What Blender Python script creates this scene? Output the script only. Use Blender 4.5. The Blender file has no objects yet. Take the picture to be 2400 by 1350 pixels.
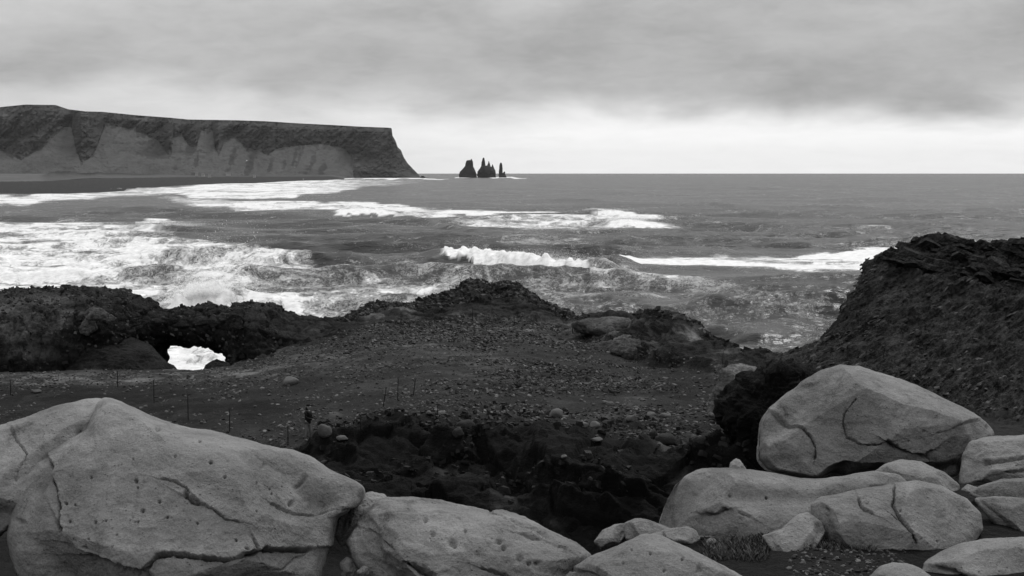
import bpy, math, random
import numpy as np
from mathutils import Vector
from mathutils.bvhtree import BVHTree

rng = np.random.default_rng(7)
random.seed(7)
S = bpy.context.scene
COL = S.collection

# ------------------------------------------------------------------ camera
F = 3750.0                 # focal length in photograph pixels (2400 wide)
EYE = 25.0                 # metres above the sea
PITCH = math.atan(278.0 / F)
REARTH = 7.43e6
cam_d = bpy.data.cameras.new('camera')
cam_d.sensor_width = 36.0
cam_d.lens = 36.0 * F / 2400.0
cam_d.clip_start = 0.2
cam_d.clip_end = 80000.0
cam = bpy.data.objects.new('camera', cam_d)
COL.objects.link(cam)
cam.location = (0, 0, EYE)
cam.rotation_euler = (math.radians(90) - PITCH, 0, 0)
S.camera = cam
S.render.resolution_x, S.render.resolution_y = 1024, 576

# ------------------------------------------------------------------ node helpers
class NT:
    def __init__(s, tree):
        s.t = tree; s.n = tree.nodes; s.l = tree.links
    def new(s, typ, **kw):
        nd = s.n.new(typ)
        for k, v in kw.items(): setattr(nd, k, v)
        return nd
    def put(s, sock, v):
        if isinstance(v, bpy.types.NodeSocket): s.l.new(v, sock)
        elif v is not None: sock.default_value = v
    def m(s, op, a, b=None, c=None, clamp=False):
        nd = s.new('ShaderNodeMath', operation=op, use_clamp=clamp)
        s.put(nd.inputs[0], a)
        if b is not None: s.put(nd.inputs[1], b)
        if c is not None: s.put(nd.inputs[2], c)
        return nd.outputs[0]
    def add(s, a, b): return s.m('ADD', a, b)
    def sub(s, a, b): return s.m('SUBTRACT', a, b)
    def mul(s, a, b): return s.m('MULTIPLY', a, b)
    def ss(s, x, a, b, lo=0.0, hi=1.0):
        nd = s.new('ShaderNodeMapRange', interpolation_type='SMOOTHSTEP')
        s.put(nd.inputs[0], x); s.put(nd.inputs[1], a); s.put(nd.inputs[2], b)
        s.put(nd.inputs[3], lo); s.put(nd.inputs[4], hi)
        return nd.outputs[0]
    def lin(s, x, a, b, lo=0.0, hi=1.0):
        nd = s.new('ShaderNodeMapRange')
        s.put(nd.inputs[0], x); s.put(nd.inputs[1], a); s.put(nd.inputs[2], b)
        s.put(nd.inputs[3], lo); s.put(nd.inputs[4], hi)
        return nd.outputs[0]
    def mix(s, f, a, b):
        nd = s.new('ShaderNodeMix', data_type='FLOAT')
        s.put(nd.inputs[0], f); s.put(nd.inputs[2], a); s.put(nd.inputs[3], b)
        return nd.outputs[0]
    def noise(s, vec, scale, detail=4, rough=0.55, dist=0.0, norm=True):
        nd = s.new('ShaderNodeTexNoise')
        nd.inputs['Scale'].default_value = scale; nd.inputs['Detail'].default_value = detail
        nd.inputs['Roughness'].default_value = rough; nd.inputs['Distortion'].default_value = dist
        s.put(nd.inputs['Vector'], vec)
        return nd.outputs['Fac']
    def voro(s, vec, scale, feature='F1', out='Distance'):
        nd = s.new('ShaderNodeTexVoronoi', feature=feature)
        nd.inputs['Scale'].default_value = scale
        s.put(nd.inputs['Vector'], vec)
        return nd.outputs[out]
    def scalev(s, vec, sc):
        nd = s.new('ShaderNodeMapping'); nd.inputs['Scale'].default_value = sc
        s.put(nd.inputs['Vector'], vec); return nd.outputs[0]
    def pos(s): return s.new('ShaderNodeNewGeometry').outputs['Position']
    def attr(s, name): return s.new('ShaderNodeAttribute', attribute_name=name).outputs['Fac']
    def bump(s, h, strength, dist, normal=None):
        nd = s.new('ShaderNodeBump'); nd.inputs['Strength'].default_value = strength
        nd.inputs['Distance'].default_value = dist; s.put(nd.inputs['Height'], h)
        if normal is not None: s.put(nd.inputs['Normal'], normal)
        return nd.outputs[0]
    def grey(s, v):
        nd = s.new('ShaderNodeCombineColor')
        for i in range(3): s.put(nd.inputs[i], v)
        return nd.outputs[0]

# ------------------------------------------------------------------ world: overcast, monochrome
SUN_EL, SUN_AZ = math.radians(50), math.radians(28)     # azimuth measured from the view direction to the right
W = bpy.data.worlds.new('World'); S.world = W; W.use_nodes = True
w = NT(W.node_tree); w.n.clear()
gen = w.new('ShaderNodeTexCoord').outputs['Generated']
sep = w.new('ShaderNodeSeparateXYZ'); w.l.new(gen, sep.inputs[0])
X, Y, Z = sep.outputs
el = w.mul(w.m('ARCSINE', Z), 57.2958)
az = w.mul(w.m('ARCTAN2', X, Y), 57.2958)
# cloud layer as a low sheet seen in perspective
cv = w.new('ShaderNodeCombineXYZ')
w.put(cv.inputs[0], w.mul(az, 0.105)); w.put(cv.inputs[1], w.mul(w.m('POWER', w.m('MAXIMUM', el, 0.0), 0.8), 0.42)); w.put(cv.inputs[2], 3.1)
n1 = w.noise(cv.outputs[0], 1.6, 5, 0.5, 0.25)
n2 = w.noise(w.scalev(cv.outputs[0], (1.2, 1.6, 1.0)), 6.0, 8, 0.62, 0.5)
# where the dark cloud base starts (degrees): high on the left, low to the right
base = w.ss(az, -17.0, -3.0, 3.5, 2.15)
base = w.add(base, w.mul(w.sub(n1, 0.5), 2.0))
up = w.ss(el, w.sub(base, 0.95), w.add(base, 0.55))
low = w.ss(az, -18.0, 4.0, 0.66, 1.04)                    # bright strip under the cloud
dark = w.add(0.43, w.mul(w.sub(n1, 0.5), 0.42))
dark = w.add(dark, w.mul(w.sub(n2, 0.5), 0.16))
lift = w.ss(w.add(el, w.mul(az, -0.10)), 3.6, 8.0, 0.0, 0.17)
dark = w.add(dark, lift)
cloud = w.mix(up, w.add(low, w.mul(w.sub(n2, 0.5), 0.16)), dark)
# overcast dome brightening towards the zenith
cloud = w.add(cloud, w.mul(w.ss(el, 8.0, 75.0), 0.72))
sky = w.new('ShaderNodeTexSky', sky_type='NISHITA', sun_disc=False)
sky.sun_elevation = SUN_EL; sky.sun_rotation = SUN_AZ
bw = w.new('ShaderNodeRGBToBW'); w.l.new(sky.outputs[0], bw.inputs[0])
clear = w.mul(bw.outputs[0], 0.1)
tot = w.mix(0.94, clear, cloud)
gnd = w.ss(el, -3.0, -0.6, 0.10, 1.0)
bg = w.new('ShaderNodeBackground'); w.put(bg.inputs['Color'], w.grey(w.mul(tot, gnd))); bg.inputs['Strength'].default_value = 1.0
wo = w.new('ShaderNodeOutputWorld'); w.l.new(bg.outputs[0], wo.inputs[0])

sl = bpy.data.lights.new('sun', 'SUN'); sl.energy = 1.5; sl.angle = math.radians(16); sl.color = (1, 1, 1)
sun = bpy.data.objects.new('sun', sl); COL.objects.link(sun)
sd = Vector((math.sin(SUN_AZ) * math.cos(SUN_EL), math.cos(SUN_AZ) * math.cos(SUN_EL), math.sin(SUN_EL)))
sun.rotation_euler = sd.to_track_quat('Z', 'Y').to_euler()

S.view_settings.view_transform = 'Standard'; S.view_settings.look = 'None'
S.view_settings.exposure = 0.0; S.view_settings.gamma = 1.0
S.view_settings.use_curve_mapping = False
S.cycles.max_bounces = 6; S.cycles.diffuse_bounces = 3; S.cycles.glossy_bounces = 2
S.cycles.use_denoising = True; S.cycles.denoiser = 'OPENIMAGEDENOISE'; S.cycles.denoising_input_passes = 'RGB_ALBEDO_NORMAL'

# ------------------------------------------------------------------ numeric helpers
_perm = rng.permutation(256); _perm = np.concatenate([_perm, _perm, _perm])
_g = rng.normal(size=(256, 3)); _g /= np.linalg.norm(_g, axis=1)[:, None]
def pn(x, y, z):
    xi = np.floor(x).astype(np.int64); yi = np.floor(y).astype(np.int64); zi = np.floor(z).astype(np.int64)
    xf = x - xi; yf = y - yi; zf = z - zi
    xi &= 255; yi &= 255; zi &= 255
    f = lambda t: t * t * t * (t * (t * 6 - 15) + 10)
    u, v, q = f(xf), f(yf), f(zf)
    def g(i, j, k):
        h = _perm[_perm[_perm[xi + i] + yi + j] + zi + k]
        gg = _g[h]
        return gg[..., 0] * (xf - i) + gg[..., 1] * (yf - j) + gg[..., 2] * (zf - k)
    l = lambda a, b, t: a + (b - a) * t
    return 1.6 * l(l(l(g(0,0,0), g(1,0,0), u), l(g(0,1,0), g(1,1,0), u), v), l(l(g(0,0,1), g(1,0,1), u), l(g(0,1,1), g(1,1,1), u), v), q)
def fbm(x, y, z, oct=4, lac=2.05, gain=0.5, kind='n'):
    s = 0; a = 1.0; t = 0
    for i in range(oct):
        n = pn(x + 17.3 * i, y - 9.1 * i, z + 4.7 * i)
        if kind == 'r': n = 1 - 2 * np.abs(n)
        if kind == 'b': n = 2 * np.abs(n) - 0.5
        s = s + a * n; t += a
        x, y, z = x * lac, y * lac, z * lac; a *= gain
    return s / t
def cellf(x, y, z, seed=0):
    """distance to the nearest and 2nd nearest cell point plus a per-cell random value (3d worley)"""
    xi = np.floor(x).astype(np.int64); yi = np.floor(y).astype(np.int64); zi = np.floor(z).astype(np.int64)
    d1 = np.full(x.shape, 9.0); d2 = np.full(x.shape, 9.0); r = np.zeros(x.shape)
    for i in (-1, 0, 1):
        for j in (-1, 0, 1):
            for k in (-1, 0, 1):
                a, b, c = xi + i, yi + j, zi + k
                h = _perm[_perm[_perm[a & 255] + (b & 255)] + ((c + seed) & 255)]
                dd = (a + 0.5 + 0.45 * _g[h, 0] - x) ** 2 + (b + 0.5 + 0.45 * _g[h, 1] - y) ** 2 + (c + 0.5 + 0.45 * _g[h, 2] - z) ** 2
                cl = dd < d1
                d2 = np.where(cl, d1, np.minimum(d2, dd)); r = np.where(cl, h / 255.0, r); d1 = np.where(cl, dd, d1)
    return np.sqrt(d1), np.sqrt(d2), r
def sm(x, a, b):
    t = np.clip((x - a) / (b - a), 0, 1); return t * t * (3 - 2 * t)
cp, sp = math.cos(PITCH), math.sin(PITCH)
def P(u, v, d):
    """world point at depth y = d seen at photograph pixel (u, v)"""
    X = (np.asarray(u, float) - 1200) / F; Yc = (675 - np.asarray(v, float)) / F
    dy = cp + Yc * sp; dz = -sp + Yc * cp
    return np.stack(np.broadcast_arrays(X / dy * d, d + 0 * X, EYE + dz / dy * d), -1)
def z_of(v, d):
    Yc = (675 - v) / F
    return EYE + (-sp + Yc * cp) / (cp + Yc * sp) * d
def v_of(z, d):
    t = (z - EYE) / d                      # dz/dy = t
    Yc = (t * cp + sp) / (cp - t * sp)
    return 675 - F * Yc
def pl(u, pts):
    pts = np.array(pts, float); return np.interp(u, pts[:, 0], pts[:, 1])
def seaz(d): return -d * d / (2 * REARTH)
def sea_d(v):
    """depth of the sea level seen at row v"""
    k = (EYE - z_of(v, 1.0))
    k = np.maximum(k, 0.0026)
    disc = np.maximum(k * k - 2 * EYE / REARTH, 0)
    return (k - np.sqrt(disc)) * REARTH

def mesh_from(name, V, Q, mat, smooth=True, attrs=None, parent=None):
    V = np.asarray(V, np.float32).reshape(-1, 3); Q = np.asarray(Q, np.int32)
    me = bpy.data.meshes.new(name)
    n = Q.shape[1]
    me.vertices.add(len(V)); me.vertices.foreach_set('co', V.ravel())
    me.loops.add(Q.size); me.loops.foreach_set('vertex_index', Q.ravel())
    me.polygons.add(len(Q)); me.polygons.foreach_set('loop_start', np.arange(0, Q.size, n, dtype=np.int32))
    try: me.polygons.foreach_set('loop_total', np.full(len(Q), n, np.int32))
    except Exception: pass
    me.update(calc_edges=True)
    if smooth: me.shade_smooth()
    else: me.shade_flat()
    for k, a in (attrs or {}).items():
        at = me.attributes.new(k, 'FLOAT', 'POINT'); at.data.foreach_set('value', np.asarray(a, np.float32).ravel())
    if mat: me.materials.append(mat)
    o = bpy.data.objects.new(name, me); COL.objects.link(o)
    if parent: o.parent = parent
    return o
def grid_quads(nr, nc, wrap=False):
    r = np.arange(nr - 1)[:, None]; c = np.arange(nc - (0 if wrap else 1))[None, :]
    a = r * nc + c; b = r * nc + (c + 1) % nc
    return np.stack([a, b, b + nc, a + nc], -1).reshape(-1, 4)
def normals(G, wrap=False):
    if wrap:
        dc = np.roll(G, -1, 1) - np.roll(G, 1, 1)
    else: dc = np.gradient(G, axis=1)
    dr = np.gradient(G, axis=0)
    n = np.cross(dc, dr); n /= np.maximum(np.linalg.norm(n, axis=-1, keepdims=True), 1e-9)
    return n
def tag(o, label=None, cat=None, group=None, kind=None):
    if label: o['label'] = label
    if cat: o['category'] = cat
    if group: o['group'] = group
    if kind: o['kind'] = kind
    return o
def empty(name, loc, rz=0.0):
    o = bpy.data.objects.new(name, None); COL.objects.link(o); o.location = loc; o.rotation_euler = (0, 0, rz)
    o.empty_display_size = 0.2
    return o

# ------------------------------------------------------------------ materials (all grey: the photograph is black and white)
def newmat(name):
    m = bpy.data.materials.new(name); m.use_nodes = True
    t = NT(m.node_tree); t.n.clear()
    b = t.new('ShaderNodeBsdfPrincipled'); o = t.new('ShaderNodeOutputMaterial'); t.l.new(b.outputs[0], o.inputs[0])
    b.inputs['Roughness'].default_value = 0.9; b.inputs['Specular IOR Level'].default_value = 0.25
    return m, t, b

def mat_boulder():
    m, t, b = newmat('pale_boulder_rock')
    p = t.pos()
    big = t.noise(p, 1.3, 5, 0.6, 0.6); med = t.noise(p, 7, 6, 0.65, 0.3); gr = t.noise(p, 95, 4, 0.75)
    streak = t.noise(t.scalev(p, (3, 3, 12)), 1.2, 5, 0.6, 0.8)
    v = t.add(0.172, t.mul(t.sub(big, 0.5), 0.36))
    v = t.add(v, t.mul(t.sub(med, 0.5), 0.15)); v = t.add(v, t.mul(t.sub(streak, 0.5), 0.12))
    st2 = t.ss(t.noise(p, 2.6, 5, 0.65, 1.4), 0.56, 0.70); v = t.sub(v, t.mul(st2, 0.075))
    v = t.add(v, t.mul(t.sub(gr, 0.5), 0.24))
    lich = t.ss(t.noise(p, 22, 4, 0.6, 0.5), 0.6, 0.72); v = t.sub(v, t.mul(lich, 0.035))
    hair = t.m('ABSOLUTE', t.sub(t.noise(p, 1.7, 5, 0.62, 1.2), 0.5)); hair = t.ss(hair, 0.0, 0.007, 1.0, 0.0)
    hair = t.mul(hair, 0.0)
    pk = t.ss(t.voro(p, 34, 'F1'), 0.10, 0.22); pk = t.m('MAXIMUM', pk, t.ss(t.noise(p, 9, 2), 0.60, 0.52)); v = t.mul(v, t.mix(pk, 0.55, 1.0))
    v = t.mul(v, t.sub(1.0, t.mul(t.attr('soil'), 0.75)))
    t.put(b.inputs['Base Color'], t.grey(t.m('MAXIMUM', v, 0.01)))
    h = t.add(t.mul(med, 0.6), t.mul(t.noise(p, 30, 5, 0.65), 0.35)); h = t.add(h, t.mul(gr, 0.12))
    vo = t.voro(p, 16, 'F1'); pit = t.ss(vo, 0.05, 0.16); h = t.add(h, t.mul(pit, 0.05)); h = t.sub(h, t.mul(hair, 0.25)); h = t.add(h, t.mul(pk, 0.12))
    t.put(b.inputs['Normal'], t.bump(h, 0.95, 0.06))
    return m
def mat_rock(name, lo, hi, sc=1.0, bump=0.25, pale=0.1, rot=0.0, stw=.15):
    """dark volcanic rock; the point attribute 'tone' marks sandy or pale rock beds"""
    m, t, b = newmat(name)
    p = t.pos()
    n = t.noise(p, 0.35 * sc, 6, 0.62, 0.5); f = t.noise(p, 3.2 * sc, 6, 0.7, 0.2)
    mp = t.new('ShaderNodeMapping', vector_type='TEXTURE'); mp.inputs['Rotation'].default_value = (0, rot, 0); t.put(mp.inputs['Vector'], p)
    st = t.noise(t.scalev(mp.outputs[0], (0.7, 0.5, 4.0)), 1.1 * sc, 6, 0.65, 0.7)
    k = t.ss(t.add(t.mul(n, 0.60 - stw), t.add(t.mul(f, 0.4), t.mul(st, stw))), 0.40, 0.62)
    v = t.mix(k, lo, hi)
    spk = t.ss(t.noise(p, 11 * sc, 2, 0.8), 0.62, 0.78); v = t.add(v, t.mul(spk, hi * 0.8))
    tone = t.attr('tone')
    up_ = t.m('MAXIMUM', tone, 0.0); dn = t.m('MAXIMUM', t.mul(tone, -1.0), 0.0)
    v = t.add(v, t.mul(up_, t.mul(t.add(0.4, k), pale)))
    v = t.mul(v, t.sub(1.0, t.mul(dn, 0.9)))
    t.put(b.inputs['Base Color'], t.grey(t.m('MAXIMUM', v, 0.001)))
    h = t.add(t.mul(n, 0.3), t.mul(st, stw * 4)); h = t.add(h, t.add(f, t.mul(t.noise(p, 14 * sc, 4, 0.7), 0.3)))
    t.put(b.inputs['Normal'], t.bump(h, 1.0, bump))
    b.inputs['Specular IOR Level'].default_value = 0.12
    return m
def mat_plain(name, v, var=0.3, sc=5.0, rough=0.9, rnd=0.0, bump=0.0):
    m, t, b = newmat(name)
    p = t.pos()
    c = t.mul(v, t.add(1.0 - var, t.mul(t.noise(p, sc, 4, 0.6), 2 * var)))
    if rnd:
        oi = t.new('ShaderNodeObjectInfo').outputs['Random']
        c = t.mul(c, t.add(1.0 - rnd, t.mul(oi, 2 * rnd)))
    b.inputs['Roughness'].default_value = rough
    t.put(b.inputs['Base Color'], t.grey(c))
    if bump: t.put(b.inputs['Normal'], t.bump(t.noise(p, sc * 2, 4, 0.6), 0.7, bump))
    return m
def mat_gravel(name, lo, hi):
    m, t, b = newmat(name)
    k = t.attr('tint'); v = t.mix(k, lo, hi)
    t.put(b.inputs['Base Color'], t.grey(v)); b.inputs['Roughness'].default_value = 0.8
    return m

M_BOULDER = mat_boulder()
M_GROUND = mat_rock('dark_scoria_ground', 0.0055, 0.020, 1.0, 0.12, 0.075)
M_CLIFF = mat_rock('black_basalt', 0.004, 0.024, 1.3, 0.28, 0.12)
M_SHALE = mat_rock('flaky_dark_rock', 0.004, 0.070, 1.3, 0.45, 0.04, math.radians(-32), .38)  # pale streaks put the lit flake highlights into the colour
M_DARK = mat_rock('black_gully_rock', 0.001, 0.009, 1.0, 0.25, 0.03)
M_GRAVEL = mat_gravel('loose_gravel', 0.008, 0.12)
M_SHARD = mat_gravel('dark_rock_shards', 0.006, 0.07)
M_SHARD_G = mat_gravel('black_gully_rubble', 0.001, 0.016)
M_STONE = mat_plain('pale_stone', 0.085, 0.35, 6, 0.9, 0.3, 0.05)
M_METAL = mat_plain('rusty_black_metal', 0.003, 0.3, 20, 0.6)

# ------------------------------------------------------------------ sea
def mat_sea():
    m, t, b = newmat('sea_water_with_foam')
    p = t.pos()
    D = t.attr('foam')
    crest = t.attr('crest')
    sp_ = t.new('ShaderNodeSeparateXYZ'); t.l.new(p, sp_.inputs[0])
    dist = sp_.outputs[1]
    far = t.ss(dist, 350.0, 2500.0); nearf = t.ss(dist, 350.0, 1500.0, 1.0, 0.0)
    pf = t.scalev(p, (0.8, 0.6, 0.4))
    a = t.noise(pf, 0.13, 6, 0.62, 1.6); c = t.noise(pf, 0.7, 6, 0.68, 1.6)
    big = t.noise(t.scalev(p, (0.7, 0.45, 1)), 0.03, 4, 0.6, 1.0)
    n = t.add(t.mul(a, 0.42), t.add(t.mul(c, 0.33), t.mul(big, 0.25)))
    lace = t.m('ABSOLUTE', t.sub(t.noise(pf, 0.33, 5, 0.62, 2.6), 0.5)); lace = t.ss(lace, 0.0, 0.05, 1.0, 0.0)
    lace2 = t.m('ABSOLUTE', t.sub(t.noise(pf, 1.1, 4, 0.6, 2.0), 0.5)); lace2 = t.ss(lace2, 0.0, 0.06, 1.0, 0.0)
    thr = t.sub(0.64, t.mul(D, 0.265))
    x_ = t.sub(n, thr)
    foam = t.ss(x_, -0.05, 0.085)
    lacef = t.m('MAXIMUM', lace, t.mul(lace2, 0.7))
    lacef = t.mul(lacef, t.mul(t.ss(x_, -0.11, 0.0), 0.8))
    foam = t.m('MAXIMUM', foam, lacef)
    cap = t.mul(t.ss(t.noise(t.scalev(p, (0.5, 0.5, 1)), 0.33, 4, 0.75, 0.6), 0.69, 0.74), t.ss(t.noise(p, 0.02, 3), 0.46, 0.62))
    foam = t.m('MAXIMUM', foam, t.mul(cap, 0.7))
    foam = t.m('MAXIMUM', foam, crest)
    foam = t.m('MINIMUM', foam, 1.0)
    wat = t.add(0.008, t.mul(D, 0.07))
    fc = t.add(0.74, t.mul(t.sub(t.noise(p, 0.45, 6, 0.7), 0.5), 0.9))
    fc = t.m('MINIMUM', fc, 0.92)
    t.put(b.inputs['Base Color'], t.grey(t.mix(foam, wat, fc)))
    t.put(b.inputs['Roughness'], t.mix(foam, 0.24, 0.85))
    t.put(b.inputs['Specular IOR Level'], t.mix(foam, 0.21, 0.15))
    b.inputs['IOR'].default_value = 1.333
    w1 = t.noise(t.scalev(p, (0.6, 1.0, 1)), 0.11, 4, 0.55, 0.5)
    w2 = t.noise(t.scalev(p, (0.6, 1.2, 1)), 0.8, 4, 0.6, 0.4)
    w3 = t.noise(t.scalev(p, (0.35, 1.0, 1)), 0.03, 4, 0.6, 0.6)
    wm = t.noise(t.scalev(p, (0.45, 0.9, 1)), 0.34, 4, 0.6, 0.8)
    bb = t.bump(w1, 0.9, 0.85)
    bb = t.bump(t.mul(wm, t.mul(t.ss(dist, 900.0, 3000.0, 1.0, 0.3), t.ss(dist, 230.0, 620.0, 0.30, 1.0))), 1.0, 0.95, bb)
    bb = t.bump(t.mul(w2, nearf), 0.7, 0.17, bb)
    bb = t.bump(t.mul(w3, far), 1.0, 6.5, bb)
    bb = t.bump(t.mul(foam, nearf), 0.8, 0.3, bb)
    t.put(b.inputs['Normal'], bb)
    return m
M_SEA = mat_sea()

us = np.arange(-700, 3101, 3.6)
vs = np.concatenate([np.arange(905, 412.5, -1.15), np.arange(412.3, 407.2, -0.5)])
ds = sea_d(vs)
ds = np.concatenate([[30.0, 90.0, 140.0], ds[ds > 155], [17000, 18500, 19500, 21000, 24000, 30000]])
ds = np.unique(ds)
D2, U2 = np.meshgrid(ds, us, indexing='ij')
Z0 = seaz(D2); V2 = v_of(Z0, D2)
G = P(U2, V2, D2); Xw, Yw = G[..., 0], G[..., 1]
drow = np.gradient(ds)[:, None] + 0 * D2
# swell running in towards the shore at the left and the rocks in front
def wave(L, ang, amp, seed, sharp=1.3):
    a = math.radians(ang); q = (Xw * math.sin(a) + Yw * math.cos(a)) / L * 2 * math.pi
    ph = 3.0 * pn(Xw / (L * 3.5), Yw / (L * 3.5), 0 * Xw + seed)
    mod = 0.45 + 0.9 * sm(pn(Xw / (L * 2.2) + 40, Yw / (L * 1.6), 0 * Xw + seed + 9), -0.4, 0.6)
    s = 0.5 + 0.5 * np.sin(q + ph)
    return amp * mod * (s ** sharp - 0.4) * sm(L / drow, 3.0, 7.0)
far_h = sm(D2, 150, 260)
H = wave(64, 14, 2.9, 1, 2.8) + wave(31, 5, 1.9, 2, 2.4) + wave(17, 22, 0.75, 3, 1.8) + wave(9, -10, 0.36, 4) + wave(5.5, 30, 0.18, 5)
H = H + 1.0 * fbm(Xw / 20, Yw / 11, 0 * Xw, 4, kind='r') * sm(14 / drow, 1.5, 4) + 0.50 * fbm(Xw / 6, Yw / 5, 0 * Xw + 4, 3, kind='r') * sm(6 / drow, 1.2, 3)
# far out the swell is only seen as long low dark-and-light dashes
H = H + 2.2 * np.clip(pn(Xw / 90, Yw / (drow * 5), 0 * Xw + 2), -.6, 1) * sm(drow, 4, 10) * (1 - sm(drow, 60, 200))

foam = np.zeros_like(H); crest = np.zeros_like(H)
wu = U2 + 26 * fbm(U2 / 160, V2 / 40, 0 * U2 + 3, 3); wv = V2 + 7 * fbm(U2 / 90, V2 / 22, 0 * U2 + 8, 3)
def band(pts, dens, soft=1.0, mode='max'):
    """foam lying between an upper and a lower shoreline given along u: (u, v_top, v_bottom, density factor)"""
    global foam
    p = np.array(pts, float)
    t = np.interp(wu, p[:, 0], p[:, 1]); bt = np.interp(wu, p[:, 0], p[:, 2]); k = np.interp(wu, p[:, 0], p[:, 3])
    k = k * ((wu > p[0, 0]) & (wu < p[-1, 0]))
    hgt = np.maximum(bt - t, 2)
    s = sm(wv, t - 1.5 * soft, t + np.minimum(4 * soft, hgt * 0.5)) * (1 - sm(wv, bt - np.minimum(8 * soft, hgt * 0.5), bt + 2 * soft))
    f = dens * k * s
    foam = np.maximum(foam, f) if mode == 'max' else foam + f
# the wide foam field at the left
band([(-700,505,760,1),(0,514,760,1),(180,516,760,1),(330,528,760,1),(400,546,760,.85),(430,568,760,.85),(560,580,770,.8),(700,598,770,.72),(760,640,780,.6),(900,650,790,.6),(1060,655,800,.52),(1300,664,850,.36),(1700,700,860,.20),(2100,720,870,.1)], 1.0, 2.5)
band([(-700,560,640,1),(0,560,640,1),(300,570,640,.9),(500,600,640,.6),(640,620,640,0)], 0.97, 4)
band([(-300,690,905,1),(300,700,905,1),(560,720,905,1),(900,740,905,.5),(1100,760,905,0)], 0.86, 4)
band([(340,780,905,1.15),(580,780,905,1.15)], 1.0, 3)
band([(380,652,735,1),(450,640,735,1.1),(600,680,735,.9),(680,700,735,.3)], 0.9, 3)
# surf along the black beach
band([(-700,455,500,1),(0,457,484,1),(60,457,482,1),(140,450,474,.9),(260,445,463,.75),(330,440,459,.8)], 1.1, .8)
band([(300,441,461,.7),(360,439,458,.8),(470,433,466,1),(600,427,466,1),(700,423,464,1),(790,421,452,.85),(900,419,436,.55),(1010,418,428,0)], 1.08, .7)
band([(360,459,466,.4),(470,464,488,.85),(600,470,492,1),(720,474,494,1)], 1.08, .7)
band([(560,478,496,.7),(780,474,496,1),(870,474,497,1.1),(940,483,500,.9),(1060,490,499,.5)], 1.08, .7)
# outer breakers
band([(905,497,504,.5),(950,495,511,1),(1150,493,507,1),(1330,495,503,.9),(1420,487,495,.8)], 1.2, .6)
band([(960,505,513,.5),(1100,508,536,.75),(1300,511,545,.78),(1420,512,546,.8),(1500,512,536,.75),(1590,518,528,.4)], 1.0, 1)
band([(1400,505,528,.8),(1450,502,527,1.15),(1520,512,525,1),(1580,518,524,.6)], 1.1, .7)
band([(1580,521,525,.5),(1680,523,528,.95),(1800,523,527,.6),(1860,520,525,.3)], 1.3, .5)
band([(1995,540,543,.4),(2060,539,545,1),(2140,547,551,.8),(2180,549,552,.0)], .95, .4)
band([(320,520,534,.7),(350,514,534,1),(420,520,532,.8),(540,520,526,.45),(640,518,523,.1)], .95, .8)
# long white band right of centre
band([(1400,607,613,.4),(1450,601,616,.85),(1560,599,624,.95),(1700,599,632,1),(1850,599,638,1.05),(1980,592,640,1.1),(2080,578,640,1.15),(2140,576,640,.9),(2190,590,640,0),(2700,600,640,0)], 1.22, 1)
# behind and below the main breaker
band([(1180,556,575,.35),(1300,560,585,.5),(1420,572,592,.4),(1560,580,590,.2)], .9, 2)
band([(1380,640,700,.4),(1460,625,680,.75),(1600,650,700,.6),(1800,680,715,.35),(1950,690,720,.1)], .85, 3)
band([(760,590,618,.15),(900,600,650,.25),(1040,640,670,.55),(1250,652,680,.5)], .8, 3)
band([(1560,760,860,.3),(1640,785,860,.7),(1760,820,860,.7),(1900,830,860,.3)], .8, 4)
foam = foam * (0.72 + 0.40 * sm(fbm(Xw / 45, Yw / 26, 0 * Xw + 5, 3), -0.35, 0.3))
foam = foam * (1 - 0.30 * (foam < 1.15) * sm(fbm(Xw / 26, Yw / 13, 0 * Xw + 15, 3, kind='r'), 0.2, 0.6))
foam = np.maximum(foam, 0.01 + 0.13 * sm(fbm(Xw / 60, Yw / 30, 0 * Xw + 25, 3), 0, .5) * sm(V2, 520, 640))

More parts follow.
